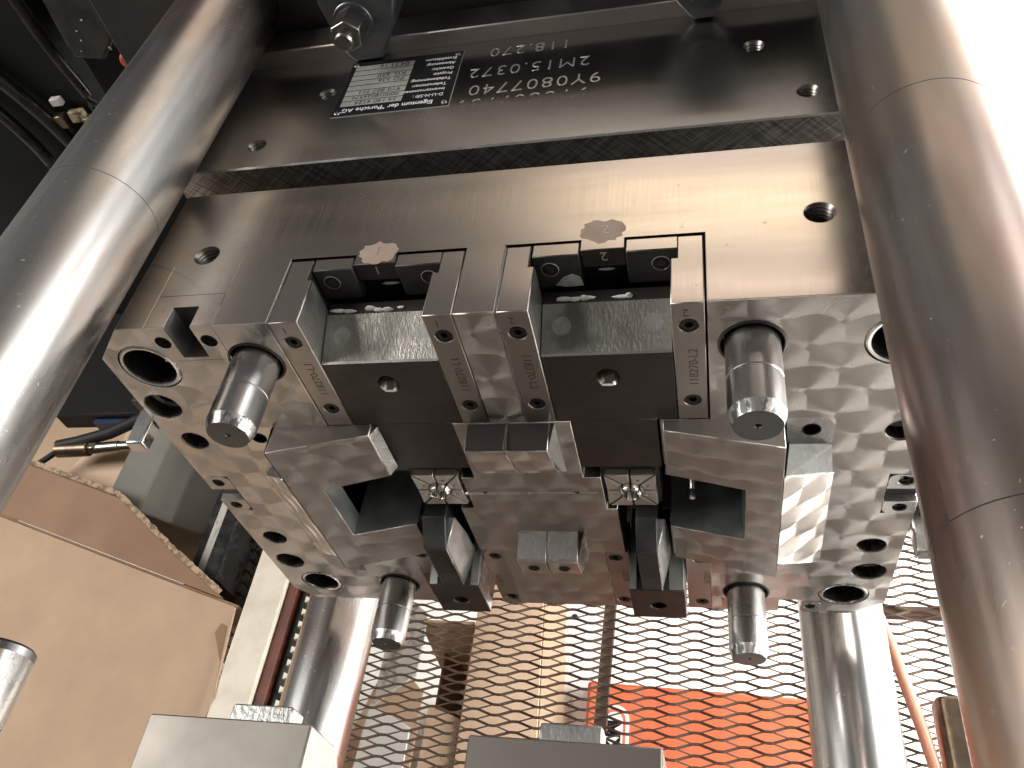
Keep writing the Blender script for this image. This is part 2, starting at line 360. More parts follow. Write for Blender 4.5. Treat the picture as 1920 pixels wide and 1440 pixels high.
# ================================================================== MOULD HALF
mold = thing('mold_half', 'steel injection mold half with engine-turned face between the tie bars', 'mold', (0, 60, -321))
def part(mb, name, mat, parent=None, bevel=0.4, **kw): return build(mb, name, mat, parent or mold, bevel, **kw)

# --- front layer of the cavity plate, three pieces (y 0..48) with blind holes
BUSH = [(-197.5, -30.6, 18), (197, -30.6, 18), (-194.8, -292.5, 16.5), (194.3, -292.0, 16.5)]
PINS = [(-131, -30.2), (129, -29.7), (-129.4, -292.6), (129.3, -292.2)]
HOLES = [(-209.5, -66.3, 11.5), (209, -66.3, 11.5), (-206.5, -101.4, 8.8), (205.5, -101.4, 8.8), (-205.2, -223.2, 9), (204.4, -223.2, 9), (-207.8, -258.5, 11), (206.7, -257.5, 11)]
def holes_for(xmin, xmax):
    out = []
    for x, z, r in BUSH:
        if xmin < x < xmax: out.append((circ(x, z, r), 30))
    for x, z in PINS:
        if xmin < x < xmax: out.append((circ(x, z, 16.2), 8))
    for x, z, r in HOLES:
        if xmin < x < xmax: out.append((circ(x, z, r), 34))
    return out
left_poly = [(-202, 0), (-184.6, 0), (-184.6, -26.2), (-143.6, -26.2), (-143.6, 0), (-112.4, 0), (-112.4, -88.5), (-85, -88.5), (-85, -131.8), (-127, -135.5), (-127, -189.7), (-82, -191),
             (-82, -236.6), (-106, -236.6), (-106, -320.8), (-168, -320.8), (-168, -302), (-154, -302), (-154, -320.8)]
left_poly = [(-202, 0), (-184.6, 0), (-184.6, -26.2), (-143.6, -26.2), (-143.6, 0), (-112.4, 0), (-112.4, -88.5), (-85, -88.5), (-85, -131.8), (-127, -135.5), (-127, -189.7), (-82, -191),
             (-82, -236.6), (-106, -236.6), (-106, -320.8), (-211, -320.8), (-223.4, -304), (-223.4, -184), (-204.5, -184), (-204.5, -142), (-223.4, -142), (-223.2, -22)]
right_poly = [(108.6, 0), (202, 0), (223, -22), (223, -142), (204.5, -142), (204.5, -184), (223, -184), (222, -303), (200, -321.5), (180.5, -321.5), (180.5, -304), (152.3, -301.7), (152.3, -320.8), (106, -320.8), (106, -236.6),
              (82, -236.6), (82, -191), (126.6, -190), (126.6, -134.5), (82, -131), (82, -88.5), (108.6, -88.5)]
mb = MB(); mb.extr(left_poly, 'y', 0, 48, blind=holes_for(-230, -90), back=False); part(mb, 'cavity_plate_face', 'turned_steel')
mb = MB(); mb.extr(right_poly, 'y', 0, 48, blind=holes_for(90, 230), back=False); part(mb, 'cavity_plate_face', 'turned_steel')
mb = MB(); mb.extr([(-12.6, 0), (8.4, 0), (8.4, -88.3), (-12.6, -88.3)], 'y', 0, 48, back=False); part(mb, 'bridge_plate', 'turned_steel')
mid = [(-35, -88.7), (33, -88.7), (33, -145), (43.5, -145), (43.5, -181), (50, -181), (50, -236.6), (35.2, -236.6), (35.2, -320.7), (-37, -320.7), (-37, -236.6), (-52.5, -236.6), (-52.5, -181), (-43.5, -181), (-43.5, -145), (-35, -145)]
run = [(-42.2, -161.2), (39.8, -161.2), (39.8, -163.8), (-42.2, -163.8)]
mb = MB(); mb.extr(mid, 'y', 0, 48, blind=[(run, 2.2)], back=False); runner = part(mb, 'runner_plate', 'turned_block')
# rear layer of the plate (y 48..112): ground top
full = [(-202, 0), (202, 0), (223, -22), (222, -303), (200, -321), (-211, -321), (-223.4, -304), (-223.2, -22)]
TH = [(-167.6, 56.3, 5.6, 112), (162.7, 56.6, 5.6, 112)]
mb = MB(); mb.extr(full, 'y', 48, 112, front=False)
mb.f = [f for f in mb.f if not (len(f) == 4 and all(abs(mb.v[i][2]) < 1e-6 for i in f))]   # top rebuilt with its holes
mb2 = MB(); mb2.fill('z', [[(-202, 48), (202, 48), (202, 112), (-202, 112)], circ(-167.6, 56.3, 7.6), circ(162.7, 56.6, 7.6)], 0)
rear = part(mb, 'rear_plate', 'ground_steel', bevel=0)
part(mb2, 'ground_top', 'ground_steel', bevel=0)
# ground top of the front layer laid as thin ground skins (the plate's top land, 0.15 mm proud)
for x0, x1 in ((-201.6, -184.9), (-143.3, -112.7), (-12.3, 8.1), (108.9, 201.6)):
    mb = MB(); mb.box(x0, x1, 1.0, 47.99, -0.5, 0.12); part(mb, 'ground_land', 'ground_steel', bevel=0)
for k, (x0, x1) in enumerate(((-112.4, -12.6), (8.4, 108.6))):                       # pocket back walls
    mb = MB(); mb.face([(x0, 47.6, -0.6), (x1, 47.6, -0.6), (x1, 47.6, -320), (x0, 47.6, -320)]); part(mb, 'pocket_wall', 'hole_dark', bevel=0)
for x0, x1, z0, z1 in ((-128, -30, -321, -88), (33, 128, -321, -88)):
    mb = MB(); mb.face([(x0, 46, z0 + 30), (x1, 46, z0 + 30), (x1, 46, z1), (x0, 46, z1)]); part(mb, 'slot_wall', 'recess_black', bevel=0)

# --- threaded holes (rings of thread, chamfered mouth)
def thread_mesh(r, depth, pitch):
    mb = MB(); prof = [(r + 0.9, 0.05), (r, -1.0)]; a = -1.0
    while a > -depth:
        prof += [(r - 0.75, a - pitch / 2), (r, a - pitch)]; a -= pitch
    mb.lathe('z', (0, 0), prof, 32, cap0=False); return mb.mesh('thread', angle=20)
th_big = thread_mesh(7.0, 22, 2.2); th_small = thread_mesh(5.7, 18, 1.9)
def thread(me, loc, parent=mold, rot=None, mat='thread_steel'):
    o = obj('threaded_hole', me, mat, parent, loc)
    if rot: o.rotation_euler = rot
    return o
for x, y, r, _ in TH: thread(th_big, (x, y, 0))

# --- guide pins, collars
def pin_mesh():
    mb = MB(); mb.lathe('y', (0, 0), [(13, 14), (13, -22.3), (12.65, -22.8), (12.65, -23.6), (13, -24.1), (13, -42.2)], 48, cap1=False, cap0=False); return mb.mesh('shaft', angle=25)
def tip_mesh():
    mb = MB(); mb.lathe('y', (0, 0), [(13, -42.2), (12.7, -44), (11.0, -48.6)], 48, cap0=False, cap1=False); return mb.mesh('tip', angle=25)
def end_mesh():
    mb = MB(); mb.fill('y', [circ(0, 0, 11.0, 48), circ(0, 0, 1.7, 16)], -48.6); mb.lathe('y', (0, 0), [(1.7, -48.6), (0.3, -45.5)], 16, cap0=False); return mb.mesh('end_face')
def collar_mesh():
    mb = MB(); mb.lathe('y', (0, 0), [(16.1, 6), (16.1, -0.3), (15.2, -0.9), (14.6, -0.3), (13.9, 1.5), (13.9, 6)], 48, cap0=False, cap1=False); return mb.mesh('collar', angle=25)
pm, tm, em, cm = pin_mesh(), tip_mesh(), end_mesh(), collar_mesh()
for x, z in PINS:
    p = obj('guide_pin', pm, 'pin_steel', mold, (x, 0, z))
    for nm, me, mt in (('pin_tip', tm, 'pin_tip_steel'), ('pin_end', em, 'pin_end_steel'), ('collar', cm, 'hole_dark')): obj(nm, me, mt, p, (x, 0, z))
# --- bushings and plain bores
for x, z, r in BUSH:
    mb = MB(); mb.lathe('y', (x, z), [(r - 0.4, 3), (r - 0.6, 0.4), (r - 1.6, -0.5), (r - 3.0, -0.1), (r - 3.2, 1), (r - 3.2, 29)], 48, cap0=False, cap1=False)
    b = part(mb, 'guide_bushing', 'bright_steel', bevel=0, angle=25)
    mb = MB(); mb.lathe('y', (x, z), [(r - 3.25, 1.2), (r - 3.25, 28)], 48, cap0=False); build(mb, 'bore', 'hole_dark', b)
for x, z, r in HOLES:
    mb = MB(); mb.lathe('y', (x, z), [(r + 0.5, -0.06), (r - 0.3, 0.9), (r - 0.35, 9), (r - 2.6, 10), (r - 2.6, 32)], 40, cap0=False); part(mb, 'bore', 'nut_steel', bevel=0, angle=25)
# --- socket screw
def screw_meshes(r):
    a = MB(); h = hexa(0, 0, r * 0.55, 0.3)
    a.extr(circ(0, 0, r, 28), 'y', 0.0, 4, blind=[(h, 2.2)]); me = a.mesh('screw')
    b = MB(); b.lathe('y', (0, 0), [(r * 1.34, -0.05), (r * 1.22, 0.5), (r * 1.2, 2.5), (r, 2.6)], 28, cap0=False, cap1=False); return me, b.mesh('counterbore', angle=20)
sm, cbm = screw_meshes(3.9); sm5, cbm5 = screw_meshes(4.4); sm3, cbm3 = screw_meshes(3.2)
def screw(parent, x, y, z, me=None, cb=None):
    s = obj('screw', me or sm, 'screw_black', parent, (x, y + 0.5, z)); s.rotation_euler = (0, random.uniform(0, 1), 0)
    if cb is not False: obj('counterbore', cb or cbm, 'strip_steel', parent, (x, y, z))
    return s
# --- guide strips of the upper slides
def strip(x0, x1, inner, marks, txt, down=False):
    """inner: +1 if the slide is on its +x side"""
    if inner > 0: poly = [(x0, 0), (x1, 0), (x1, 31), (x1 - 3, 31), (x1 - 3, 46.3), (x0, 46.3)]
    else: poly = [(x0, 0), (x1, 0), (x1, 46.3), (x0 + 3.2, 46.3), (x0 + 3.2, 31), (x0, 31)]
    cx = (x0 + x1) / 2 + 0.2; zs = (-15.4, -72)
    mb = MB(); mb.wall('z', poly, -0.25, -88.0); mb.face([(p[0], p[1], -88.0) for p in poly]); mb.face([(p[0], p[1], -0.25) for p in poly])
    mb.f = [f for f in mb.f if not all(abs(mb.v[i][1]) < 1e-6 for i in f)]
    mb.fill('y', [[(x0, -0.25), (x1, -0.25), (x1, -88), (x0, -88)]] + [circ(cx, z, 4.75, 28) for z in zs], 0)
    o = part(mb, 'guide_strip', 'strip_steel', bevel=0.5)
    for z in zs: screw(o, cx, 0, z)
    u = (0, 0, 1) if not down else (0, 0, -1); v = (-1, 0, 0) if not down else (1, 0, 0)
    text(txt, 6.6, 'engraving_dark', o, (cx + (3.4 if not down else -1.2), -0.06, -60 if not down else -31), u, v, name='engraved_number', depth=0.1)
    for mk in marks: text(mk, 7, 'engraving_dark', o, (cx + 0.5, -0.06, -4.2), (-1, 0, 0), (0, 0, -1), name='engraved_number', depth=0.1)
    e = 0.6
    if inner > 0: lp = [(x0 + e, e), (x1 - e, e), (x1 - e, 30.4), (x1 - 3 - e, 30.4), (x1 - 3 - e, 45.7), (x0 + e, 45.7)]
    else: lp = [(x0 + e, e), (x1 - e, e), (x1 - e, 45.7), (x0 + 3.2 + e, 45.7), (x0 + 3.2 + e, 30.4), (x0 + e, 30.4)]
    mb = MB(); mb.extr(lp, 'z', -0.14, -0.4); build(mb, 'ground_land', 'ground_steel', o)
    if inner > 0:
        mb = MB(); mb.face([(x1 + 0.12, 0.8, -1), (x1 + 0.12, 30.6, -1), (x1 + 0.12, 30.6, -25), (x1 + 0.12, 0.8, -36)]); build(mb, 'scraped_lit_side', 'scraped_steel', o)  # light scraped skin, the wall's lit look put into its colour
    return o
strip(-111.4, -95.2, 1, ['1'], '118270-L1'); strip(-28.5, -13.1, -1, ['1'], '118270-L1')
strip(9.2, 25.2, 1, ['2'], '118270-L2', True); strip(92.0, 107.6, -1, ['2'], '118270-L2')
# bright slivers paint the lit edges beside the strips
for x in (-112.0, 8.75):
    mb = MB(); mb.box(x - 0.5, x + 0.5, -0.25, 46, -88, -0.1); part(mb, 'bright_seam', 'bright_steel', bevel=0)
# --- pocket back: tongue and heel wedges
for x0, x1, xa, xb in ((-74.2, -50.9, -97.4, -25.2), (47.4, 69.6, 22.9, 95.6)):
    mb = MB(); mb.box(x0, x1, 40.0, 47.55, -11.4, 0.1); t = part(mb, 'tongue', 'slide_steel', bevel=0.3)
    mb = MB(); mb.box(x0 + 0.4, x1 - 0.4, 40.5, 48.3, 0.04, 0.14); build(mb, 'ground_land', 'ground_steel', t)
    text('1' if x0 < 0 else '2', 8, 'engraving_light', t, ((x0 + x1) / 2 + 2.5, 39.93, -2.0), (-1, 0, 0), (0, 0, -1), name='engraved_number', depth=0.1)
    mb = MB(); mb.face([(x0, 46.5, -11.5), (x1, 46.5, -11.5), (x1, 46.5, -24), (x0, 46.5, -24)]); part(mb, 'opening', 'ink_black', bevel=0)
    for q, (a, b) in enumerate(((xa, x0 - 0.5), (x1 + 0.5, xb))):
        mb = MB(); mb.box(a, b, 37.6, 46.4, -22.0, -0.3); wd = part(mb, 'heel_wedge', 'black_steel', bevel=0.5)
        mb = MB(); mb.box(a + 0.5, b - 0.5, 38.2, 46.0, -0.5, -0.16); build(mb, 'ground_land', 'ground_steel', wd)
        cx = {(-97.4, 0): -89.0, (-97.4, 1): -33.6, (22.9, 0): 31.0, (22.9, 1): 87.0}[(xa, q)]
        mb = MB(); mb.lathe('y', (cx, -9.3), [(4.7, 37.55), (4.3, 37.35), (4.2, 37.55)], 32, cap0=False, cap1=False); build(mb, 'screw_rim', 'engraving_light', wd)
        screw(wd, cx, 36.9, -9.3, sm5, False)
# rough dried patch on one wedge
mb = MB(); pts = [(32.5, -20), (37, -15), (42, -13), (46, -15.5), (46.8, -21.2), (38, -21.6)]
mb.extr([(p[0], p[1]) for p in pts], 'y', 37.5, 37.1); part(mb, 'dried_grease', 'dry_grease', bevel=0)
for gx, gz, gw in ((-60.5, -20, 5.2), (58.6, -19, 4.6)):
    mb = MB(); mb.blob((gx, 46.2, gz), (gw, 0.5, 1.0), int(gw * 10)); part(mb, 'grease_smear', 'grease', bevel=0)
# --- number paint patches on the ground top
def smear(cx, cy, rx, ry, seed, num, nx, ny):
    rnd = random.Random(seed); pts = []
    for i in range(26):
        a = 2 * math.pi * i / 26; k = rnd.uniform(0.82, 1.1); pts.append((cx + rx * k * math.cos(a), cy + ry * k * math.sin(a)))
    mb = MB(); mb.extr(pts, 'z', 0.16, 0.02); o = part(mb, 'paint_patch', 'mark_paint', bevel=0)
    text(num, 9, 'engraving_light', o, (nx, ny, 0.2), (-1, 0, 0), (0, -1, 0), name='stamped_number', depth=0.06)
smear(-61.5, 48.6, 11.5, 8.8, 3, '1', -60.0, 53.5); smear(57.8, 53.6, 12.0, 8.8, 5, '2', 62.2, 57.8)
# stamped marks on the front face
for s_, x, z in (('1', -124, -4), ('1', -8.5, -3.5), ('2', 6.0, -3.5), ('2', 120, -4)):
    text(s_, 8, 'engraving_light', mold, (x, -0.06, z), (-1, 0, 0), (0, 0, -1), name='stamped_number', depth=0.1)

# --- interlock block, top left corner
ip = [(-184.4, 0), (-172, 0), (-172, -23.5), (-156.4, -23.5), (-156.4, 0), (-143.8, 0), (-143.8, -26), (-184.4, -26)]
mb = MB(); mb.extr(ip, 'y', -0.05, 15, blind=[(circ(-178.2, -11.1, 4.6, 24), 6), (circ(-150.4, -11.1, 4.6, 24), 6)], back=False)
io = part(mb, 'interlock_block', 'turned_steel', bevel=0.35)
mb = MB(); mb.box(-184.4, -143.8, 15, 24, -26, 0); build(mb, 'interlock_back', 'black_steel', io)
mb = MB(); mb.box(-184.3, -172.3, 0.8, 23.9, -0.4, 0.1); mb.box(-156.1, -143.9, 0.8, 23.9, -0.4, 0.1); mb.box(-172.3, -156.1, 15.2, 23.9, -0.4, 0.1); build(mb, 'ground_land', 'ground_steel', io)
mb = MB(); mb.box(-184.6, -143.6, 24.25, 48.0, -26.2, 0.1); part(mb, 'ground_land', 'ground_steel', bevel=0)
mb = MB(); mb.face([(-171.8, 0.3, -0.6), (-171.8, 15, -0.6), (-171.8, 15, -23.3), (-171.8, 0.3, -23.3)]); build(mb, 'slot_side', 'scraped_steel', io)
for x in (-178.2, -150.4): screw(io, x, 3.5, -11.1, sm, False)

# --- centre locking wedge (two halves) and lower locking block
for xa, xb, nm in ((-26.4, -3.2, 0), (-2.6, 21.2, 1)):
    prof = [(0.2, -89.6), (-17, -92.5), (-16.2, -96), (-9.5, -122), (-5.5, -131), (0.2, -138)]
    mb = MB(); mb.extr(prof, 'x', xa, xb); o = build(mb, 'locking_wedge', 'turned_block', runner, 0.35)
    mb = MB(); mb.face([(xa + 0.5, -0.2, -89.45), (xb - 0.5, -0.2, -89.45), (xb - 0.5, -16.6, -92.28), (xa + 0.5, -16.6, -92.28)]); 
    build(mb, 'wedge_top_reflection', 'slide_steel', runner)  # dark skin paints the dark reflection on the wedge's upper face
mb = MB(); mb.face([(24.0, -0.3, -89.8), (21.25, -16.5, -92.8), (21.25, -15.9, -96), (22.3, -9.3, -121.7), (23.0, -5.3, -130.6), (24.0, -0.3, -136.8)]); build(mb, 'wedge_side', 'scraped_steel', runner)
mb = MB(); mb.box(-3.3, -2.5, -17.6, 1, -96, -89.0); mb.add([(-3.3, -17.6, -93), (-2.5, -17.6, -93), (-2.5, -0.3, -140.5), (-3.3, -0.3, -140.5), (-3.3, -16, -93), (-2.5, -16, -93), (-2.5, 1, -139), (-3.3, 1, -139)], [(0, 1, 2, 3), (0, 3, 7, 4), (1, 5, 6, 2)]); build(mb, 'bright_seam', 'bright_steel', runner)
for xa, xb in ((-19.8, -0.3), (0.3, 21.0)):
    prof = [(0.2, -209.5), (-17.2, -217.5), (-18.2, -219), (-16.6, -237.6), (0.2, -242)]
    cx = (xa + xb) / 2
    mb = MB(); mb.extr(prof, 'x', xa, xb); o = build(mb, 'locking_block', 'turned_block', runner, 0.4)
    mb = MB(); mb.face([(xa + 1.2, -1.5, -210.0), (xb - 1.2, -1.5, -210.0), (xb - 1.0, -16.6, -216.95), (xa + 1.0, -16.6, -216.95)]); build(mb, 'scraped_top', 'scraped_steel', runner)
    t = thread(th_small, (cx, -17.8, -228), runner, (math.radians(90), 0, 0)); t.scale = (0.62, 0.62, 0.10)
    mb = MB(); mb.fill('y', [circ(cx, -228, 3.4, 24)], -17.75); build(mb, 'bore', 'ink_black', runner)
mb = MB(); mb.face([(25.0, -0.3, -210.0), (21.1, -16.8, -217.6), (21.1, -17.7, -219.3), (21.1, -16.2, -237), (25.0, -0.3, -241)]); build(mb, 'block_side', 'scraped_steel', runner)
mb = MB(); mb.add([(-0.28, 0, -209), (0.28, 0, -209), (0.28, -18.9, -218.6), (-0.28, -18.9, -218.6), (0.28, -17.3, -238.6), (-0.28, -17.3, -238.6), (0.28, 0, -242), (-0.28, 0, -242)], [(0, 1, 2, 3), (3, 2, 4, 5), (5, 4, 6, 7)]); build(mb, 'bright_seam', 'bright_steel', runner)
# runner details
mb = MB(); mb.lathe('y', (-43.2, -162.5), [(1.9, -0.05), (1.2, 0.6), (0.2, 1.2)], 20, cap0=False, cap1=False); build(mb, 'runner_end', 'cavity_chrome', runner)
mb = MB(); mb.extr(rrect(-8.5, 2.8, -164.4, -160.6, 1.2), 'y', -0.05, 1, blind=[(circ(-2.8, -162.5, 1.7, 16), 0.9)]); build(mb, 'runner_pad', 'bright_steel', runner)
mb = MB(); mb.box(-42, 39.7, 0.3, 2.0, -163.3, -161.5); build(mb, 'runner_floor', 'cavity_bronze', runner)
for x in (-31.8, 27.0):
    mb = MB(); mb.extr([(x - 2, -160.6), (x + 2, -160.6), (x, -163.2)], 'y', -0.04, 0.5); build(mb, 'vent_mark', 'recess_black', runner)

# --- core blocks with C-shaped opening and inclined face (right one modelled, left mirrored)
def Y(x): return -8.0 - (abs(x) - 87) * 0.193
def core_right():
    out = []
    A = [(83.5, -88.6), (146, -88.6), (146, -231.6), (83.5, -228.3), (83.5, -189), (126.6, -190.2), (126.6, -134.6), (83.5, -131)]
    mb = MB(); flat = [Vector((p[0], p[1], 0)) for p in A]; tris = tessellate_polygon([flat])
    fr = [(p[0], Y(p[0]), p[1]) for p in A]; bk = [(p[0], 1.0, p[1]) for p in A]; n = len(A)
    mb.add(fr, tris); mb.add(fr + bk, [(i, (i + 1) % n, n + (i + 1) % n, n + i) for i in range(n)])
    out.append(('core_block', 'turned_block', mb, 0.5))
    # flank falling away to the plate
    mb = MB()
    a0, a1, a2, a3 = (146.2, -19.4, -116), (175, -0.02, -140.5), (175, -0.02, -246.5), (149.0, -17.5, -217.5)
    mb.face([a0, a1, a2, a3, (146.2, -19.4, -213)]); mb.face([a3, a2, (175, 1, -247.5), (149.0, 1, -224)])
    mb.face([(146.2, -19.4, -213), a3, (149.0, 1, -224), (146.2, 1, -226)])
    out.append(('flank', 'turned_steel', mb, 0.5))
    mb = MB(); mb.face([(146.25, -19.3, -212), (146.25, -19.3, -231.4), (148.3, -0.5, -272), (148.6, -0.5, -232)]); out.append(('block_corner', 'bright_steel', mb, 0))
    mb = MB(); mb.face([(146.9, -18.6, -116.3), (174.6, 0.1, -140.3), (172.0, 0.2, -112.3), (150, 0.2, -112.3)]); out.append(('pocket_ramp', 'scraped_grey', mb, 0))
    mb = MB(); mb.tube([(146.6, -19.0, -116.2), (149, -17.6, -117.5), (174.8, -0.1, -140.4)], 0.6, 8); out.append(('pocket_rim', 'bright_steel', mb, 0))
    mb = MB(); mb.face([(146.3, -19.2, -88.8), (146.3, -19.2, -116), (149, 1.8, -113.5), (147.6, 1.8, -88.8)]); out.append(('pocket_side', 'bright_steel', mb, 0))
    mb = MB(); pl = [(147.3, -88.9), (164, -88.9), (169, -90.5), (171.8, -95), (171.8, -112.5), (147.3, -112.5)]
    mb.extr(pl, 'y', -0.06, 0.3, blind=[(circ(160.4, -99.3, 4.4, 24), 0.25)]); out.append(('pocket_floor', 'bright_steel', mb, 0))
    mb = MB(); mb.lathe('y', (160.4, -99.3), [(5.0, -0.3), (4.2, 0.0)], 24, cap0=False); out.append(('threaded_hole', 'ink_black', mb, 0))
    # deep opening walls
    mb = MB(); o2 = [(82.5, -131.6), (126.2, -135.1), (126.2, -189.6), (82.5, -188.6)]
    mb.add([(p[0], Y(p[0]) + 0.6, p[1]) for p in o2] + [(p[0], 45, p[1]) for p in o2], [(0, 1, 5, 4), (1, 2, 6, 5), (2, 3, 7, 6), (4, 5, 6, 7)]); out.append(('opening_wall', 'dark_green_steel', mb, 0))
    return out
for sgn in (1, -1):
    root = None
    for nm, mt, mb, bv in core_right():
        if sgn < 0: mb = mb.mirror(-0.4)
        o = build(mb, nm, mt, root or mold, bv)
        if root is None: root = o
    # things deep inside the opening
    mx = lambda x: sgn * x - (0.4 if sgn < 0 else 0)
    if sgn > 0:
        mb = MB(); mb.box(86, 104, 14, 40, -152, -140); build(mb, 'ejector_block', 'black_steel', root, 0.4)
        mb = MB(); mb.box(106, 122, 18, 40, -158, -147); build(mb, 'ejector_block', 'black_steel', root, 0.4)
        mb = MB(); mb.lathe('y', (97, -150), [(1.7, 30), (1.7, 4), (1.45, 3.5), (1.7, 3), (1.45, 2.5), (1.7, 2), (1.45, 1.5), (1.7, 1), (1.45, 0.5), (1.7, 0), (1.45, -0.5), (1.7, -1), (1.45, -1.5), (1.7, -2), (1.45, -2.6), (1.7, -3.2), (1.45, -3.8), (1.7, -4.4), (1.45, -5), (1.7, -5.6), (1.7, -10), (1.6, -11)], 16); build(mb, 'threaded_stud', 'bright_steel', root)
    else:
        mb = MB(); mb.box(-116, -84, 20, 44, -168, -140); build(mb, 'ejector_block', 'dark_green_steel', root, 2.5, 3)
        for x, y, z in ((-113, 16, -142), (-111, 19.9, -149), (-92, 19.8, -143)):
            mb = MB(); mb.lathe('y', (x, z), [(2.2, 20), (2.2, 19.4)], 16); build(mb, 'rivet', 'bright_steel', root)
        mb = MB(); mb.box(-106, -97, 18, 20.2, -147, -141); build(mb, 'ejector_pad', 'slide_steel', root, 0.3)
        mb = MB(); mb.extr([(-84.25, -7.0), (-80.6, -0.4), (-84.25, -0.4)], 'z', -89.2, -131); build(mb, 'lit_edge', 'bright_steel', root, 0.2)  # bright tilted sliver added so the side wall looks sunlit

# --- cavity inserts: square cut into eight segments round a ring
def cavity(cx, cz):
    root = None
    mb = MB(); mb.box(cx - 17.5, cx + 17.5, 4.5, 20, cz - 20, cz + 24); root = part(mb, 'cavity_insert', 'recess_black', bevel=0)
    hw, hh, ri = 14.7, 16.6, 7.9; g = 1.25
    corners = [(-hw, hh), (0, hh), (hw, hh), (hw, 0), (hw, -hh), (0, -hh), (-hw, -hh), (-hw, 0)]
    for k in range(8):
        p0, p1 = corners[k], corners[(k + 1) % 8]
        a0, a1 = math.atan2(p0[1], p0[0]), math.atan2(p1[1], p1[0])
        if a1 > a0: a0 += 2 * math.pi
        arc = [(ri * math.cos(a1 + (a0 - a1) * i / 5), ri * math.sin(a1 + (a0 - a1) * i / 5)) for i in range(6)]
        poly = [p0, p1] + arc
        mc = (sum(p[0] for p in poly) / len(poly), sum(p[1] for p in poly) / len(poly))
        pl = []
        # inset towards the segment's middle, perpendicular to the two cuts
        n0 = Vector((-math.sin(a0), math.cos(a0))); n1 = Vector((-math.sin(a1), math.cos(a1)))
        for i, p in enumerate(poly):
            p = Vector(p)
            if i in (0, len(poly) - 1): p -= n0 * g * 0.55
            elif i in (1, 2): p += n1 * g * 0.55
            pl.append((cx + p.x, cz + p.y))
        hole = circ(cx + mc[0] * 1.12, cz + mc[1] * 1.12, 1.15, 14)
        mb = MB(); mb.extr(pl, 'y', 0.0, 6, blind=[(hole, 1.2)] if k not in (0, 4) else []); build(mb, 'cavity_segment', 'cavity_bronze', root, 0.25)
    for k in range(8):
        a0 = math.pi * k / 4 + 0.09 + math.pi / 8 * 0; a1 = a0 + math.pi / 4 - 0.18
        prof = [(7.4, 0.0), (7.0, -2.2), (5.9, -3.6), (4.6, -3.9), (4.2, -2.0), (3.6, 2.5), (3.0, 5)]
        mb = MB(); rows = []
        for i in range(5):
            t = a0 + (a1 - a0) * i / 4; rows.append([(cx + r * math.cos(t), y, cz + r * math.sin(t)) for r, y in prof])
        for ra, rb in zip(rows, rows[1:]):
            for j in range(len(prof) - 1): mb.face([ra[j], rb[j], rb[j + 1], ra[j + 1]])
        build(mb, 'cavity_ring', 'cavity_chrome', root)
    return root
cavity(-60.9, -158.6); cavity(60.7, -159.2)

# --- lower guide strips
for x0, x1 in ((-105.6, -89.3), (-52.0, -37.5), (35.7, 51.8), (89.2, 105.6)):
    cx = (x0 + x1) / 2; mb = MB(); poly = [(x0, -237), (x1, -237), (x1, -320.3), (x0, -320.3)]
    cx += {-105.6: -1.2, -52.0: 1.5, 35.7: -1.3, 89.2: 1.3}[x0]
    mb.extr(poly, 'y', 0, 24, blind=[(circ(cx, z, 4.6, 28), 5) for z in (-245.5, -309.5)]); o = part(mb, 'guide_strip', 'strip_steel', bevel=0.5)
    for z in (-245.5, -309.5): screw(o, cx, 0, z)
    text('118270', 6, 'engraving_dark', o, (cx + (2.2 if x0 > 0 else -2.2), -0.06, -292 if x0 < 0 else -262), (0, 0, 1) if x0 < 0 else (0, 0, -1), (-1, 0, 0) if x0 < 0 else (1, 0, 0), name='engraved_number', depth=0.1)
for x in (-106.0, -37.2, 35.4, 105.9):
    mb = MB(); mb.box(x - 0.3, x + 0.3, -0.1, 20, -320.3, -237); part(mb, 'bright_seam', 'bright_steel', bevel=0)
# --- latch pockets on both edges
for s_ in (-1, 1):
    xe = 223.0 * s_; xi = 204.8 * s_
    for z0, z1, zc in ((-157.2, -142.2, -149.2), (-183.8, -170.4, -177)):
        lo, hi = min(xe, xi), max(xe, xi)
        pl = [(lo, z0), (hi, z0), (hi, z1), (lo, z1)]
        # round the inner far corner
        ri = 5; pts = []
        if zc > -160: cor = (xi, z1)
        else: cor = (xi, z0)
        for p in pl:
            if abs(p[0] - cor[0]) < 1e-6 and abs(p[1] - cor[1]) < 1e-6:
                sx = s_; sz = -1 if zc > -160 else 1
                arc = [(cor[0] + sx * (ri - ri * math.sin(t)), cor[1] + sz * (ri - ri * math.cos(t))) for t in [math.pi / 2 * i / 5 for i in range(6)]]
                prev = pl[(pl.index(p) - 1) % 4]
                if abs(prev[1] - cor[1]) > 1e-6: arc = arc[::-1]
                pts += arc
            else: pts.append(p)
        mb = MB(); mb.extr(pts, 'y', -0.3, 20, blind=[(circ(s_ * 214.2, zc, 4.2, 24), 4)]); o = part(mb, 'latch_lug', 'bright_steel' if s_ > 0 else 'turned_block', bevel=0.4)
        screw(o, s_ * 214.2, 1.2, zc, sm3, False)
    mb = MB(); mb.box(min(xe, xi), max(xe, xi), 5, 20, -170.2, -157.4); part(mb, 'latch_slot', 'black_steel', bevel=0)
# small lug at the lower right corner
mb = MB(); mb.extr(rrect(167, 180.2, -321.3, -304, 4), 'y', -0.1, 20, blind=[(circ(173.6, -312.3, 3.9, 24), 4)]); o = part(mb, 'corner_lug', 'bright_steel'); screw(o, 173.6, 1.2, -312.3, sm3, False)
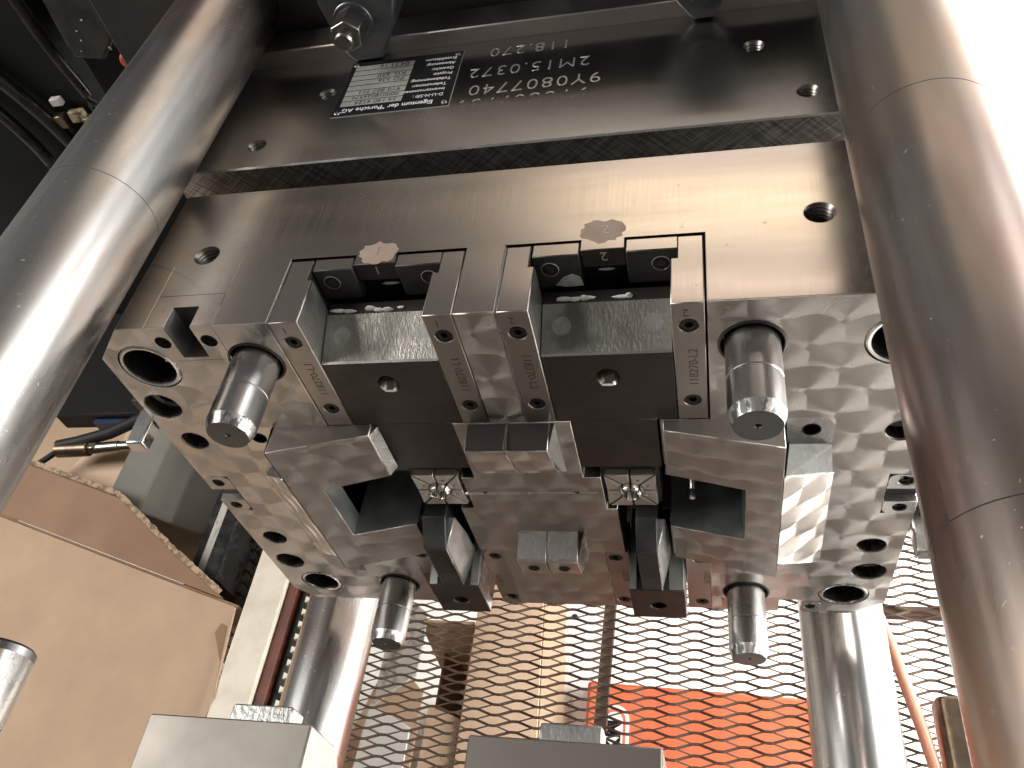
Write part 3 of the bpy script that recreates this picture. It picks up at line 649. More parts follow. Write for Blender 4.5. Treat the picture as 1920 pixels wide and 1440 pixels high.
# side latch bars
for s_, zc in ((-1, -84), (1, -204)):
    mb = MB(); mb.box(*sorted((s_ * 224.5, s_ * 236)), -17, 30, zc - 5, zc + 5); o = part(mb, 'latch_bar', 'bright_steel', bevel=1.2, seg=2)
    mb = MB(); mb.box(*sorted((s_ * 222.8, s_ * 238)), 8, 44, zc - 14, zc + 14); build(mb, 'latch_bracket', 'slide_steel', o, 0.8)

# --- second plate behind the gap, stamped and carrying the nameplate
mb = MB(); mb.extr([(-223, 0), (223, 0), (223, -300), (-223, -300)], 'y', 137, 258, front=False)
mb.f = [f for f in mb.f if not (len(f) == 4 and all(abs(mb.v[i][2]) < 1e-6 for i in f))]
T2 = [(-171.6, 160.9), (-136.9, 213.1), (166.6, 160.3), (140.2, 213.3)]
sup = part(mb, 'support_plate', 'ground_steel_b', bevel=0)
mb = MB(); mb.fill('z', [[(-223, 138), (223, 138), (223, 258), (-223, 258)]] + [circ(x, y, 6.3) for x, y in T2], 0); build(mb, 'ground_top', 'ground_steel_b', sup)
for x, y in T2: thread(th_small, (x, y, 0), sup)
mb = MB(); mb.face([(-223, 138, 0), (223, 138, 0), (223, 137, -1.0), (-223, 137, -1.0)]); build(mb, 'chamfer', 'bright_steel', sup)
mb = MB(); mb.face([(-223, 137, -1.0), (223, 137, -1.0), (223, 137, -300), (-223, 137, -300)]); build(mb, 'ground_or_lit_side', 'crosshatch_steel', sup)
mb = MB(); mb.box(-200, 200, 112.5, 136.5, -320, -60); build(mb, 'spacer_block', 'black_steel', sup)
for body, x, y, size in (('9Y0807740', 49.5, 203.8, 16.3), ('2M15.0372', 41.5, 224.0, 15.6), ('118.270', 27.5, 247.2, 15.0)):
    text(body, size, 'engraving_light', sup, (x, y, 0.05), (-1, 0, 0), (0, -1, 0), name='stamped_number', depth=0.1, bold=-0.22, space=1.16)
text('9Y0807739', 16.3, 'engraving_light', sup, (43, 188.0, 0.05), (-1, 0, 0), (0, -1, 0), name='stamped_number', depth=0.1, clip=((0, 185.4, 0), (0, -1, 0)), bold=-0.22, space=1.16)
# clamp plate behind
mb = MB(); mb.box(-235, 235, 258.2, 285, -330, 11.2); cp = part(mb, 'clamp_plate', 'strip_steel', bevel=0.9)

# --- nameplate
mb = MB(); mb.box(-126.4, -46.6, 183.6, 248.0, 0.05, 0.75); plate = part(mb, 'nameplate', 'plate_black', bevel=0.15)
mb = MB(); mb.box(-126.6, -46.4, 183.3, 248.2, 0.02, 0.40); build(mb, 'plate_edge', 'plate_silver', plate)
def np_(u, v): return (-46.6 - u, 183.6 + v, 0.0)     # u: reading direction from the plate's left, v: down from its title edge
text('Eigentum der "Porsche AG"', 6.0, 'ink_white', plate, (*np_(11, 7.6)[:2], 0.79), (-1, 0, 0), (0, -1, 0), depth=0.04, width=0.95, bold=0.05)
rows = [('D-U-N-S\u00ae :', '34 140 4124', 5.2, 'ink_black'), ('Inventarnummer:', '000018026570', 4.9, 'ink_black'), ('Teilenummer:', '9Y0 807 711', 5.2, 'ink_black'), ('Teilebenennung:', 'KOORDINATENHALTER', 3.6, 'ink_faded'),
        ('Projekt:', 'PO 536', 5.4, 'ink_black'), ('Gewicht:', 'KG. 650', 5.4, 'ink_black'), ('Abmessung:', 'mm 496 x 400 x 360', 3.9, 'ink_faded'), ('Erstelldatum:', '04.11.16', 5.6, 'ink_black')]
for k, (a, b, sz, ink) in enumerate(rows):
    v = 10.6 + k * 6.15
    x1, y0, _ = np_(33.5, v); x0, y1, _ = np_(76.0, v + 5.4)
    mb = MB(); mb.box(x0, x1, y0, y1, 0.70, 0.79); f = build(mb, 'data_field', 'plate_silver', plate)
    text(b, sz, ink, plate, (*np_(37, v + 4.7)[:2], 0.82), (-1, 0, 0), (0, -1, 0), depth=0.04, width=1.12 if ink == 'ink_black' else 0.95)
    text(a, 4.6, 'ink_white', plate, (*np_(3.5 + (k < 3) * 2, v + 4.4)[:2], 0.79), (-1, 0, 0), (0, -1, 0), depth=0.04, width=0.92)
for u, v in ((3.2, 3.6), (76.4, 3.4), (3.4, 60.6), (76.6, 60.8)):
    x, y, _ = np_(u, v); mb = MB(); mb.lathe('z', (x, y), [(2.1, 0.75), (2.0, 1.1), (1.3, 1.5), (0.6, 1.35)], 18, cap0=False); build(mb, 'rivet', 'bright_steel', plate)

# ================================================================== UPPER SLIDES
def upper_slide(x0, x1, xa, xb, hx, label):
    t = thing('upper_slide', label, 'mold slide', ((x0 + x1) / 2, 20, -134), 'upper slides of the mold')
    prof = [(0.3, -34.3), (0.3, -88.2), (36, -88.2), (36, -23.6), (27.5, -23.6)]
    hole = [(hx + 6.0 * math.cos(a), -52 + 7.2 * math.sin(a)) for a in [2 * math.pi * i / 32 for i in range(32)]]
    mb = MB(); mb.extr(prof, 'x', x0, x1)
    mb.f = [f for f in mb.f if not all(abs(mb.v[i][1] - 0.3) < 1e-6 for i in f)]
    mb.fill('y', [[(x0, -34.3), (x1, -34.3), (x1, -88.2), (x0, -88.2)], hole], 0.3)
    build(mb, 'body', 'slide_steel', t, 0.4)
    mb = MB(); mb.wall('y', hole, 0.3, 26, [(p[0], p[1] + 16) for p in hole]); build(mb, 'angle_pin_bore', 'nut_steel', t)
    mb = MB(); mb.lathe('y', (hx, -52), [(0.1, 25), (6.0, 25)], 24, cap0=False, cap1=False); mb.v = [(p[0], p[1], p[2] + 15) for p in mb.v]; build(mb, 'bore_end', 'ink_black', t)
    mb = MB(); mb.box(xa, xb, 0.3, 34, -134, -88.25); build(mb, 'nose', 'slide_steel', t, 0.4)
    # worn wedge face, set proud
    def W(x, s, off=0.25): y, z = 0.3 + 27.2 * s, -34.3 + 10.7 * s; return (x, y - 0.36 * off, z + 0.93 * off)
    mb = MB(); mb.face([W(x0 + 0.4, 0.035), W(x1 - 0.4, 0.035), W(x1 - 0.4, 0.985), W(x0 + 0.4, 0.985)]); build(mb, 'wedge_face', 'worn_wedge', t)
    for fx in (0.16, 0.86):
        mb = MB(); c = x0 + (x1 - x0) * fx
        mb.face([W(c + 5.0 * math.cos(a), 0.56 + 0.175 * math.sin(a), 0.32) for a in [2 * math.pi * i / 28 for i in range(28)]]); build(mb, 'wear_pad', 'scraped_steel', t)
    mb = MB(); mb.face([W(x0 + 0.3, 0.0, 0.4), W(x1 - 0.3, 0.0, 0.4), W(x1 - 0.3, 0.05, 0.5), W(x0 + 0.3, 0.05, 0.5)]); build(mb, 'burred_edge', 'bright_steel', t)
    rnd = random.Random(int(abs(x0))); 
    for k in range(6):
        gx = x0 + 6 + rnd.random() * (x1 - x0 - 22)
        mb = MB(); mb.blob((gx, 28.5 + rnd.random() * 1.5, -23.0), (rnd.uniform(2, 5.5), 1.0, rnd.uniform(0.8, 2.6)), k); build(mb, 'grease_smear', 'grease', t)
    mb = MB(); mb.blob((hx - 1, 0.1, -57.5), (3.6, 0.3, 0.9), 3); build(mb, 'grease_smear', 'grease', t)
    return t
upper_slide(-94.9, -28.8, -84.7, -35.1, -61.8, 'dark steel slide on the left, its worn wedge face below the number 1')
upper_slide(25.5, 91.7, 33.3, 80.4, 58.1, 'dark steel slide right of centre, its worn wedge face below the number 2')

# ================================================================== LOWER SLIDES
def lower_slide(s_, label):
    t = thing('lower_slide', label, 'mold slide', (s_ * 70.5, 0, -288), 'lower slides of the mold')
    mb = MB(); x0, x1 = sorted((s_ * 52.3, s_ * 88.6))
    mb.extr([(x0, -246.5), (x1, -246.5), (x1, -288), (x0, -288)], 'y', -23, 40, blind=[(circ(s_ * 70.6, -270, 5.4, 28), 14)]); build(mb, 'foot', 'slide_steel', t, 0.5)
    mb = MB(); mb.lathe('y', (s_ * 70.6, -270), [(6.0, -23.1), (5.2, -22.4), (5.2, -10)], 28, cap0=False); build(mb, 'bore', 'nut_steel', t)
    ax0, ax1 = (61.2, 74.5) if s_ > 0 else (-78.5, -62.5)
    prof = [(30, -181.5), (-6, -181.5), (-9.5, -184), (-22.0, -195), (-22.6, -246.6), (30, -246.6)]
    mb = MB(); mb.extr(prof, 'x', ax0, ax1); build(mb, 'arm', 'black_steel', t, 0.8, 2)
    mb = MB(); mb.face([(ax0 + 2.5, -22.25, -199), (ax1 - 2.5, -22.25, -199), (ax1 - 2.5, -22.75, -228), (ax0 + 2.5, -22.75, -228)]); build(mb, 'arm_pad', 'recess_black', t)
    # scraped, chamfered side of the arm
    def xs(y): return ax1 - 0.2 + (y + 22) * 0.27
    prof2 = [(-3, -187), (-20.5, -195.5), (-21.6, -246), (-10, -252), (3, -246), (1, -215)]
    mb = MB(); a = [(xs(y), y, z) for y, z in prof2]; b = [(ax1 - 3, y, z) for y, z in prof2]; n = len(a)
    mb.add(a + b, [tuple(range(n))] + [(i, (i + 1) % n, n + (i + 1) % n, n + i) for i in range(n)]); build(mb, 'scraped_side', 'scraped_steel', t, 0.5)
    mb = MB(); mb.tube([(ax1 - 0.4, -21.2, -195.5), (ax1 - 0.2, -22.3, -215), (ax1 - 0.2, -22.2, -246)], 0.7, 8); build(mb, 'burred_edge', 'bright_steel', t)
    # wedge ribs each side
    for xa, xb in ((min(x0, x1) + 0.3, ax0 - 4), (ax1 + 4, x1 - 0.3)):
        if xb - xa > 2:
            mb = MB(); mb.extr([(30, -240), (2, -240), (-22.4, -246.6), (30, -246.6)], 'x', xa, xb); build(mb, 'shoulder', 'dark_green_steel', t, 0.3)
    mb = MB(); xr = max(x0, x1) + 0.12; mb.face([(xr, 0, -248), (xr, -22.3, -248), (xr, -22.3, -287), (xr, 0, -287)]); build(mb, 'side_face', 'bright_steel' if s_ < 0 else 'strip_steel', t)
    return t
lower_slide(-1, 'dark lower slide with upright arm and light scraped side, left of the centre block')
lower_slide(1, 'dark lower slide with upright arm and black pad, right of the centre block')

# ================================================================== TIE BARS
def tie_bar(x, z, label, r=31.51):
    t = thing('tie_bar', label, 'tie bar', (x, 300, z), 'tie bars of the press')
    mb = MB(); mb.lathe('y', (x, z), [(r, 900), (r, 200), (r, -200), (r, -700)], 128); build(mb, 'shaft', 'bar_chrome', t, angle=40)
    if z > 0:
        for yr in (57.0, -142.0):
            mb = MB(); mb.lathe('y', (x, z), [(r - 0.25, yr + 0.55), (r + 0.05, yr + 0.2), (r + 0.05, yr - 0.2), (r - 0.25, yr - 0.55)], 96, cap0=False, cap1=False); build(mb, 'score_line', 'score_dark', t)
    return t
tie_bar(-215.86, 34.77, 'upper chrome tie bar on the left, crossing the dark machine interior')
tie_bar(204.17, 34.77, 'upper chrome tie bar on the right, nearest and broadest of the four')
tie_bar(-215.86, -386.22, 'lower chrome tie bar left of the mesh, beside the cream beam')
tie_bar(204.17, -386.22, 'lower chrome tie bar right of the mesh, beside the copper hose')

# ================================================================== PLATEN AND CLAMPS
pl = thing('machine_platen', 'dark steel machine platen behind the mold at the top edge', 'platen', (0, 300, -500))
mb = MB(); mb.box(-330, 236, 290, 420, -500, 78); build(mb, 'platen_body', 'platen_dark', pl, 3)
for k, x in enumerate((-60, -12, 30, 80)):
    mb = MB(); mb.box(x - 9, x + 9, 288.5, 300, 18, 77); build(mb, 'slot', 'ink_black', pl)
def hexnut(mb, cx, cz, y0, y1, r):
    mb.extr(hexa(cx, cz, r, 0.35), 'y', y0, y1)
def clamp(cx, label, full):
    t = thing('mold_clamp', label, 'clamp', (cx, 270, 0), 'clamps holding the mold to the platen')
    poly = [(cx - 22, 44), (cx - 16, 10), (cx - 10.5, 1.3), (cx + 10.5, 1.3), (cx + 24, 22), (cx + 32, 46), (cx + 26, 74), (cx - 14, 78)] if full else [(cx - 24, 44), (cx - 16, 14), (cx - 6.4, 1.4), (cx + 6.4, 1.4), (cx + 14, 13), (cx + 24, 44), (cx + 20, 74), (cx - 18, 74)]
    mb = MB(); mb.extr(poly, 'y', 250, 289); build(mb, 'clamp_body', 'clamp_steel', t, 1.2, 2)
    nx, nz = (cx - 1, 30) if full else (cx, 19)
    mb = MB(); mb.lathe('y', (nx, nz), [(13.5 if full else 8.0, 250.5), (13.5 if full else 8.0, 247.6), (9 if full else 6, 247.5)], 36, cap1=not full); build(mb, 'washer', 'clamp_steel', t, 0.5)
    if full:
        mb = MB(); hexnut(mb, nx, nz, 228, 247.6, 11.2); build(mb, 'hex_nut', 'nut_steel', t, 0.9, 2)
        mb = MB(); mb.lathe('y', (nx, nz), [(6.2, 260), (6.2, 222.5), (5.2, 221), (0.1, 221)], 32); build(mb, 'stud', 'nut_steel', t, angle=30)
    return t
clamp(-115.5, 'dark steel clamp with hex nut above the nameplate', True)
clamp(111.2, 'dark steel clamp with flat washer at the top edge, right of the stamped numbers', False)

# ================================================================== OPPOSITE MOULD HALF (near the camera, at the lower edge)
op = thing('opposite_mold_half', 'grey steel locking blocks and guide pin of the other mold half, at the lower edge', 'mold', (0, -420, -321))
for x0, x1 in ((-94, -30), (27, 91)):
    mb = MB(); mb.extr([(-196, -0.5), (-196, -24), (-214, -48), (-330, -48), (-330, -0.5)], 'x', x0, x1); o = build(mb, 'locking_block', 'block_grey', op, 0.6)
for x0, x1 in ((-65, -41), (50, 71)):
    mb = MB(); mb.extr([(x0, -189), (x1, -189), (x1, -196), (x0, -196)], 'z', -5.5, -16); build(mb, 'wear_block', 'scraped_steel', op, 0.6)
mb = MB(); mb.extr(full, 'y', -420, -331); build(mb, 'mold_plate', 'block_grey', op, 0.8)
for x0, x1 in ((-94, -30), (27, 91)):
    mb = MB(); mb.face([(x1 + 0.15, -197, -1.2), (x1 + 0.15, -329, -1.2), (x1 + 0.15, -329, -47), (x1 + 0.15, -214, -47), (x1 + 0.15, -197, -24)]); build(mb, 'ground_or_lit_side', 'bright_steel', op)  # brighter skins paint sunlight onto the blocks' right sides
mb = MB(); mb.lathe('y', (-198, -30.6), [(11.6, -163), (13, -166), (13, -330)], 48); build(mb, 'guide_pin', 'bright_steel', op, angle=25)
mb = MB(); mb.lathe('y', (-198, -30.6), [(13.05, -167.5), (13.05, -164.2), (11.7, -162.9)], 48); build(mb, 'pin_tip', 'pin_end_steel', op, angle=25)

mb = MB(); mb.box(-340, 120, -1000, -135, -700, -575); refl_block = build(mb, 'reflection_block', 'reflection_brown', None, 4); tag(refl_block, 'unseen dark brown block added for the mold face to reflect', 'reflection block')  # unseen block added to turn the mold face's reflections dark brown
mp = thing('moving_platen', 'dark moving platen carrying the opposite mold half', 'platen', (0, -470, -500))
mb = MB(); mb.box(-330, 330, -520, -422, -520, 60); build(mb, 'platen_body', 'platen_dark', mp, 3)
# ================================================================== MACHINE BED, BEAMS (run along the tie bars)
def beam(name, label, cat, pts, mat, y0=-260, y1=700, bevel=1.0, group=None):
    mb = MB(); mb.extr(pts, 'y', y0, y1); o = build(mb, name, mat, None, bevel); tag(o, label, cat, group); return o
def rect(x0, x1, z0, z1): return [(x0, z0), (x1, z0), (x1, z1), (x0, z1)]
beam('olive_beam', 'olive grey painted machine beam left of the mold', 'beam', [(-596, -472), (-551, -480), (-474, -560), (-474, -640), (-596, -640)], 'olive_paint', 175, 700, 2)
beam('black_rail', 'oily black rail beside the olive beam', 'rail', rect(-473, -461, -600, -505), 'oily_black', 95)
beam('grimy_rail', 'grimy white rail between the two black rails', 'rail', rect(-460, -443, -600, -500), 'grimy_white', 95)
beam('black_rail', 'oily black rail beside the far mesh strip', 'rail', rect(-442, -424, -600, -488), 'oily_black', 95)
beam('cream_beam', 'cream painted beam between cardboard and lower left tie bar', 'beam', rect(-374, -334, -560, -480), 'cream_paint', -260, 320)
beam('red_rail', 'dark red primer rail along the cream beam', 'rail', rect(-333, -322, -560, -486), 'red_oxide', -260, 320)
beam('black_channel', 'black channel beside the toothed rack', 'channel', rect(-321, -306, -560, -495), 'oily_black', -260, 320)
rk = thing('toothed_rack', 'pale toothed rack strip beside the lower left tie bar', 'rack', (-302, 0, -520))
mb = MB(); mb.box(-303, -297, -260, 320, -520, -487); build(mb, 'rack_bar', 'cream_paint', rk, 0.5)
tb = MB(); tb.extr([(0, -3.2), (7, -1.0), (7, 1.0), (0, 3.2)], 'z', 0, -12); tme = tb.mesh('tooth')
for k in range(40): obj('tooth', tme, 'cream_paint', rk, (-310, -250 + k * 13.5, -487))

# ================================================================== CARDBOARD
cb = thing('cardboard_box', 'large open cardboard box with tan flap at lower left', 'box', (-560, 0, -760))
def sheet(pts, mat, nm, th=4.0, parent=cb):
    p = [Vector(q) for q in pts]; n = (p[1] - p[0]).cross(p[2] - p[0]).normalized() * th
    mb = MB(); k = len(p); q = [a - n for a in p]
    mb.add(p + q, [tuple(range(k)), tuple(range(2 * k - 1, k - 1, -1))] + [(i, (i + 1) % k, k + (i + 1) % k, k + i) for i in range(k)])
    return build(mb, nm, mat, parent, 0.6)
fa, fb = Vector((-760, 172, -482)), Vector((-381, 58, -480))
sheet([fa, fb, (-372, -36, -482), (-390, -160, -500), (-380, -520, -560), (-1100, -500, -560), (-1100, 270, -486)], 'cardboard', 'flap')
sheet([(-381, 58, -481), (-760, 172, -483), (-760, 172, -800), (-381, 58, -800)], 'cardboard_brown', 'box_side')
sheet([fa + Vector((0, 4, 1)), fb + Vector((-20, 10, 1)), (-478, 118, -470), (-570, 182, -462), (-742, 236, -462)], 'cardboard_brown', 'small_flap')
mb = MB(); 
for a, b in (((-742, 236, -461), (-570, 182, -461)), ((-570, 182, -461), (-478, 118, -469)), ((-478, 118, -469), (-404, 70, -479))):
    a = Vector(a); b = Vector(b); n = 14
    for i in range(n):
        p = a.lerp(b, i / n); q = a.lerp(b, (i + 1) / n); up = Vector((0, 0, 5)); dd = Vector((3.2, 5.2, 0)) * (1 + 0.12 * random.uniform(-1, 1))
        mb.add([p, q, q + dd, p + dd, p + up, q + up, q + dd + up, p + dd + up], [(4, 5, 6, 7), (0, 1, 5, 4), (2, 3, 7, 6)])
build(mb, 'corrugated_edge', 'cardboard_edge', cb, 0)
sheet([(-385, 57, -478.5), (-372, -36, -478.5), (-378, 0, -478.5), (-395, 30, -478.5)], 'cardboard_brown', 'torn_corner', 0.6)
cb2 = thing('cardboard_sheet', 'tan cardboard sheet with torn corner behind the olive beam', 'cardboard', (-760, 320, -560))
sheet([(-980, 180, -520), (-600, 190, -520), (-600, 330, -520), (-660, 345, -518), (-700, 420, -520), (-800, 520, -520), (-1000, 520, -520)], 'cardboard', 'panel', 4, cb2)
sheet([(-600, 200, -515), (-600, 330, -512), (-655, 340, -511), (-650, 300, -512), (-690, 300, -512), (-720, 240, -514)], 'cardboard_pale', 'torn_layer', 3, cb2)
bl = thing('storage_bin', 'dark blue plastic bin behind the left edge of the mold', 'bin', (-640, 420, -560))
mb = MB(); mb.box(-760, -560, 330, 560, -560, -492); build(mb, 'bin_body', 'ink_black', bl, 3)
mb = MB(); mb.box(-700, -562, 322, 329.6, -520, -500); build(mb, 'bin_rim', 'blue_plastic', bl, 1.5)
hz = thing('air_hose', 'brown metal hose fitting with black hose over the cardboard', 'hose', (-640, 262, -480))
mb = MB(); mb.tube([(-706, 262, -477), (-660, 264, -477)], 10, 20); build(mb, 'fitting', 'fitting_brown', hz, 1)
for q, (pa, pb, rr, nn) in enumerate((((-660, 264, -477), (-648, 264.6, -477), 8, 6), ((-648, 264.6, -477), (-618, 267, -477), 7, 16), ((-618, 267, -477), (-575, 270, -478), 6, 16))):
    mb = MB(); mb.tube([pa, pb], rr, nn); build(mb, ('hex_collar', 'coupling', 'hose_tail')[q], 'nut_steel', hz, 0.6)
mb = MB(); mb.tube([(-706, 266, -474), (-680, 272, -474), (-640, 285, -474), (-590, 315, -474)], 8, 12); build(mb, 'rubber_hose', 'rubber_black', hz)
mb = MB(); mb.tube([(-706, 260, -477), (-730, 240, -480), (-760, 215, -486)], 4, 10); build(mb, 'rubber_hose', 'rubber_black', hz)

# ================================================================== EXPANDED MESH GUARD
mg = thing('mesh_guard', 'brown expanded metal mesh guard below the mold', 'mesh guard', (0, 60, -560))
def MZ(y): return -562 - 0.22 * (y - 60)
def strands(x0, x1, y0, y1, W=43.0, H=10.9, t=1.95, th=1.2, ymap=None):
    mb = MB(); row = 0; y = y0
    while y < y1:
        for sg in (1, -1):
            pts = []; x = x0 + (row % 2) * 0
            k = 0
            while x <= x1:
                up = (k % 2 == 0) if sg > 0 else (k % 2 == 1)
                # each node has a short flat bond
                yy = y + (H / 2 if up else 0.0) if sg > 0 else y - (0.0 if not up else H / 2)
                yy = y + (H / 2) * (1 if (k % 2 == 0) else 0) if sg > 0 else y + H - (H / 2) * (1 if (k % 2 == 0) else 0)
                pts.append((x - W * 0.07, yy)); pts.append((x + W * 0.07, yy)); x += W / 2; k += 1
            for (xa, ya), (xb, yb) in zip(pts, pts[1:]):
                d = Vector((xb - xa, yb - ya)); n = Vector((-d.y, d.x)).normalized() * t / 2
                q = [(xa + n.x, ya + n.y), (xb + n.x, yb + n.y), (xb - n.x, yb - n.y), (xa - n.x, ya - n.y)]
                tilt = 0.9 * sg
                top = [(p[0], p[1], MZ(p[1]) + (tilt if i < 2 else -tilt)) for i, p in enumerate(q)]
                mb.add(top + [(p[0], p[1], p[2] - th) for p in top], [(0, 1, 2, 3), (7, 6, 5, 4), (0, 4, 5, 1), (2, 6, 7, 3)])
        y += H; row += 1
    return mb
o = build(strands(-300, 440, -210, 330), 'mesh_strands', 'mesh_brown', mg, smooth=False, weld=False); o['kind'] = 'stuff'
mb = MB(); mb.box(-9, 3, -20, 330, -600, -590); mb.v = [(p[0], p[1], p[2] - 0.22 * (p[1] - 60) + 22) for p in mb.v]; build(mb, 'stiffener', 'mesh_brown', mg, 0.5)
mb = MB(); mb.box(240, 420, 118, 130, -576, -566); mb.v = [(p[0], p[1], p[2] - 0.22 * (p[1] - 60)) for p in mb.v]; build(mb, 'cross_bar', 'mesh_brown', mg, 0.5)
# far mesh strip beyond the rails
mg2 = thing('side_mesh', 'grey mesh strip seen between the black rail and cream beam', 'mesh guard', (-400, 120, -600))
def MZ(y): return -540
o = build(strands(-424, -374, -100, 330, 24, 14, 2.0), 'mesh_strands', 'fitting_brown', mg2, smooth=False, weld=False); o['kind'] = 'stuff'
mb = MB(); mb.box(-424, -374, -100, 330, -590, -575); build(mb, 'backing', 'grimy_white', mg2)

# ================================================================== THINGS BELOW THE MESH
bx = thing('parts_carton', 'open cardboard carton with long flaps under the mesh', 'carton', (-180, 80, -1040))
sheet([(-186, -620, -700), (-60, -620, -700), (-105, 230, -700), (-186, 230, -700)], 'cardboard_pale', 'flap', 4, bx)
sheet([(-58, -620, -702), (-30, -620, -716), (-78, 230, -716), (-104, 230, -702)], 'cardboard', 'flap_fold', 4, bx)
sheet([(-188, 146, -702), (-260, 146, -702), (-290, 146, -1040), (-188, 146, -1040)], 'cardboard', 'carton_end', 4, bx)
sheet([(-188, -120, -702), (-188, 146, -702), (-188, 146, -1040), (-188, -120, -1040)], 'cardboard_brown', 'carton_side', 4, bx)  # dark brown here and inside: the carton's shadow put into the colour
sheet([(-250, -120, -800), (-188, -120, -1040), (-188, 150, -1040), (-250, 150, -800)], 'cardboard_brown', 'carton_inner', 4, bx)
sheet([(-300, 40, -704), (-252, 80, -704), (-252, 160, -704), (-300, 190, -704)], 'grimy_white', 'side_flap', 4, bx)
sheet([(-520, -620, -720), (-240, -620, -708), (-240, 60, -708), (-296, 110, -720)], 'cardboard_pale', 'inner_flap', 4, bx)
sheet([(-240, -620, -706), (-186, -620, -705), (-186, 30, -705), (-230, 44, -706)], 'cardboard_pale', 'near_flap', 4, bx)
pp = thing('paper_sheet', 'white paper sheet with blue spot under the mesh', 'paper', (-50, 80, -730))
sheet([(-68, -60, -728), (-12, -60, -728), (-20, 260, -728), (-78, 260, -728)], 'paper_white', 'paper', 1, pp)
mb = MB(); mb.lathe('z', (-66, 172), [(4.0, -727.6), (0.1, -727.5)], 16); build(mb, 'ink_spot', 'blue_plastic', pp)
ps = thing('white_panel', 'white sheet lit by daylight at the foot of the mesh', 'sheet', (-270, -20, -700))
sheet([(-306, -60, -696), (-244, -60, -696), (-244, 14, -696), (-300, 40, -696)], 'paper_white', 'panel', 2, ps)
ob = thing('orange_crate', 'orange plastic crate with white and black logo under the mesh', 'crate', (90, 20, -1040))
mb = MB(); mb.box(-40, 226, -160, 82, -780, -700); mb.v = [(p[0], p[1] - 0.03 * (p[0] + 40), p[2]) for p in mb.v]; build(mb, 'crate_body', 'orange_plastic', ob, 4, 2)
mb = MB(); mb.extr(rrect(-24, 10, -60, 55, 16), 'z', -699.7, -699.2); build(mb, 'logo_field', 'paper_white', ob)
mb = MB(); mb.extr(rrect(-20, 6, -56, 51, 13), 'z', -699.15, -698.9); build(mb, 'logo_ring', 'orange_plastic', ob)
mb = MB(); mb.extr(rrect(-17, 3, -53, 47, 10), 'z', -698.85, -698.6); build(mb, 'logo_inner', 'paper_white', ob)
text('KM', 25, 'ink_black', ob, (-16, 2, -698.4), (0, 1, 0), (-1, 0, 0), depth=0.3, bold=0.8).location.x += 0.016
ch = thing('copper_hose', 'copper coloured hose curving down beside the lower right tie bar', 'hose', (300, 60, -520))
mb = MB(); mb.tube([(247, 96, -490), (251, 70, -484), (256, 44, -480), (262.8, 8, -480), (269.5, -27, -480), (274, -55, -480), (276, -100, -482), (276, -160, -486)], 5.0, 16); build(mb, 'hose_body', 'hose_copper', ch)
mb = MB(); mb.extr(rrect(282, 350, -500, -470, 8), 'y', -250, 0); sb = build(mb, 'machine_bracket', 'fitting_brown', None, 3, 3); tag(sb, 'brown grey bracket beside the copper hose at lower right', 'bracket')

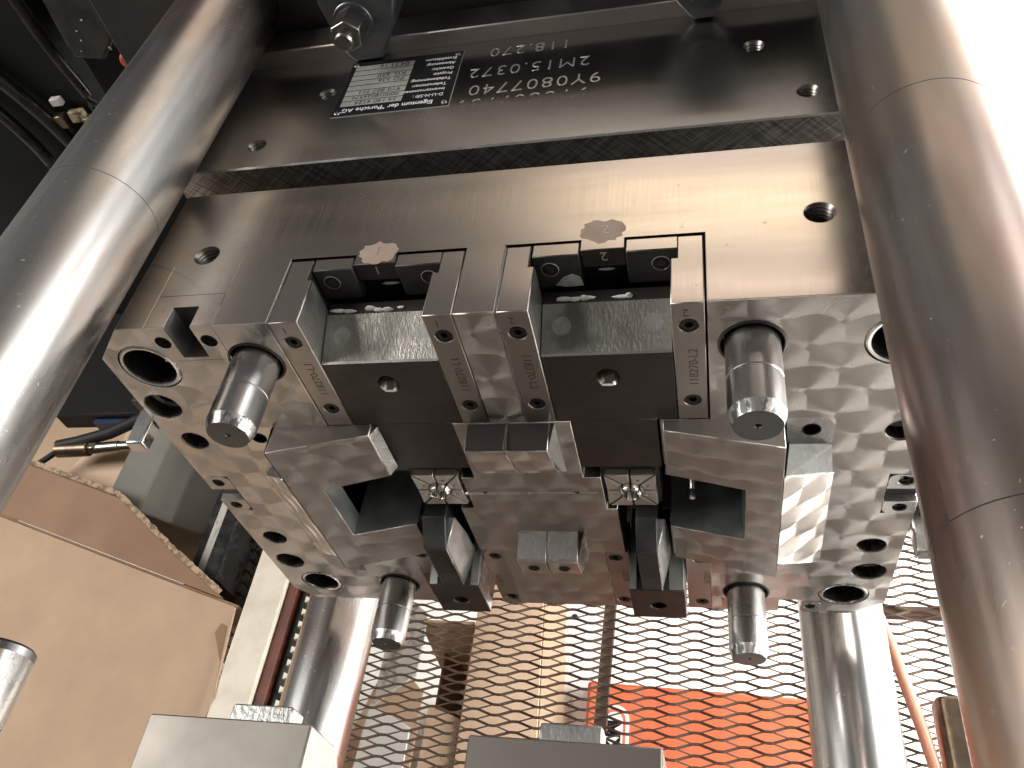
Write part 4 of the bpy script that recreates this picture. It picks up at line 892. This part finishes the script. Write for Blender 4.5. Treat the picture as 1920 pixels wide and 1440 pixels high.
# ================================================================== DARK MACHINE INTERIOR, UPPER LEFT
mw = thing('machine_cover', 'dark green machine cover at the upper left', 'cover', (-600, 430, -250))
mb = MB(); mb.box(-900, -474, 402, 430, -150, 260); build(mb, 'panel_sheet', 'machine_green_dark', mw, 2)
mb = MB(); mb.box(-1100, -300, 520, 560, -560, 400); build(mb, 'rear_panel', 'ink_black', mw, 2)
vb = thing('valve_block', 'oily black valve block hanging in the dark upper left corner', 'machine part', (-420, 390, -40))
mb = MB(); mb.extr([(-440, 40), (-446, -34), (-416, -40), (-372, 0), (-360, 40)], 'y', 380, 460); build(mb, 'block', 'oily_black', vb, 4, 2)
for k in range(9):
    mb = MB(); mb.blob((random.uniform(-438, -385), 379.5, random.uniform(-30, 25)), (random.uniform(0.8, 1.6), 0.6, random.uniform(0.8, 1.6)), k, 8); build(mb, 'chip', 'bright_steel', vb)
cn = thing('cable_plug', 'grimy yellowish cable plug in the dark beside the left tie bar', 'plug', (-490, 395, -100))
for k, (x, z, sx, sz) in enumerate(((-503, -80, 6, 4), (-490, -97, 8, 6), (-482, -108, 4, 9), (-510, -100, 7, 7), (-495, -122, 5, 8))):
    mb = MB(); mb.box(x - sx, x + sx, 392 - k, 399, z - sz, z + sz); o = build(mb, 'plug_piece', ('grimy_white', 'yellow_grime', 'yellow_grime', 'fitting_brown', 'fitting_brown')[k], cn, 1)
rc = thing('red_valve', 'red valve glimpsed behind the left tie bar', 'valve', (-375, 380, -40))
mb = MB(); mb.lathe('y', (-371, -20), [(10, 378), (11, 370), (8, 366)], 24); build(mb, 'cap_body', 'red_paint', rc, 0.8)
mb = MB(); mb.lathe('y', (-386, -37), [(7, 379), (8, 371), (6, 368)], 24); build(mb, 'cap_knob', 'red_paint', rc, 0.8)

hs = thing('black_hoses', 'bundle of oily black hoses in the dark upper left corner', 'hoses', (-560, 395, -60))
for k, pts in enumerate((((-620, 398, 60), (-560, 392, -20), (-520, 390, -90), (-505, 392, -170), (-520, 396, -260)), ((-480, 396, 40), (-470, 388, -30), (-455, 386, -80), (-470, 390, -150)), ((-600, 396, -30), (-560, 388, -90), (-545, 388, -150), (-560, 392, -240)))):
    fine = []
    for a, b in zip(pts, pts[1:]):
        for i in range(6): fine.append(Vector(a).lerp(Vector(b), i / 6))
    fine = [sum((fine[max(0, min(len(fine) - 1, i + q))] for q in range(-3, 4)), Vector()) / 7 for i in range(len(fine))]
    mb = MB(); mb.tube(fine, (7, 5, 6)[k], 12); build(mb, 'hose_run', 'oily_black', hs)
mb = MB(); mb.tube([(-508, 390, -170), (-510, 391, -186)], 9.5, 6); build(mb, 'hose_ferrule', 'fitting_brown', hs, 0.5)
mb = MB(); mb.tube([(-468, 389, -128), (-471, 390, -142)], 7, 6); build(mb, 'hose_ferrule', 'fitting_brown', hs, 0.5)
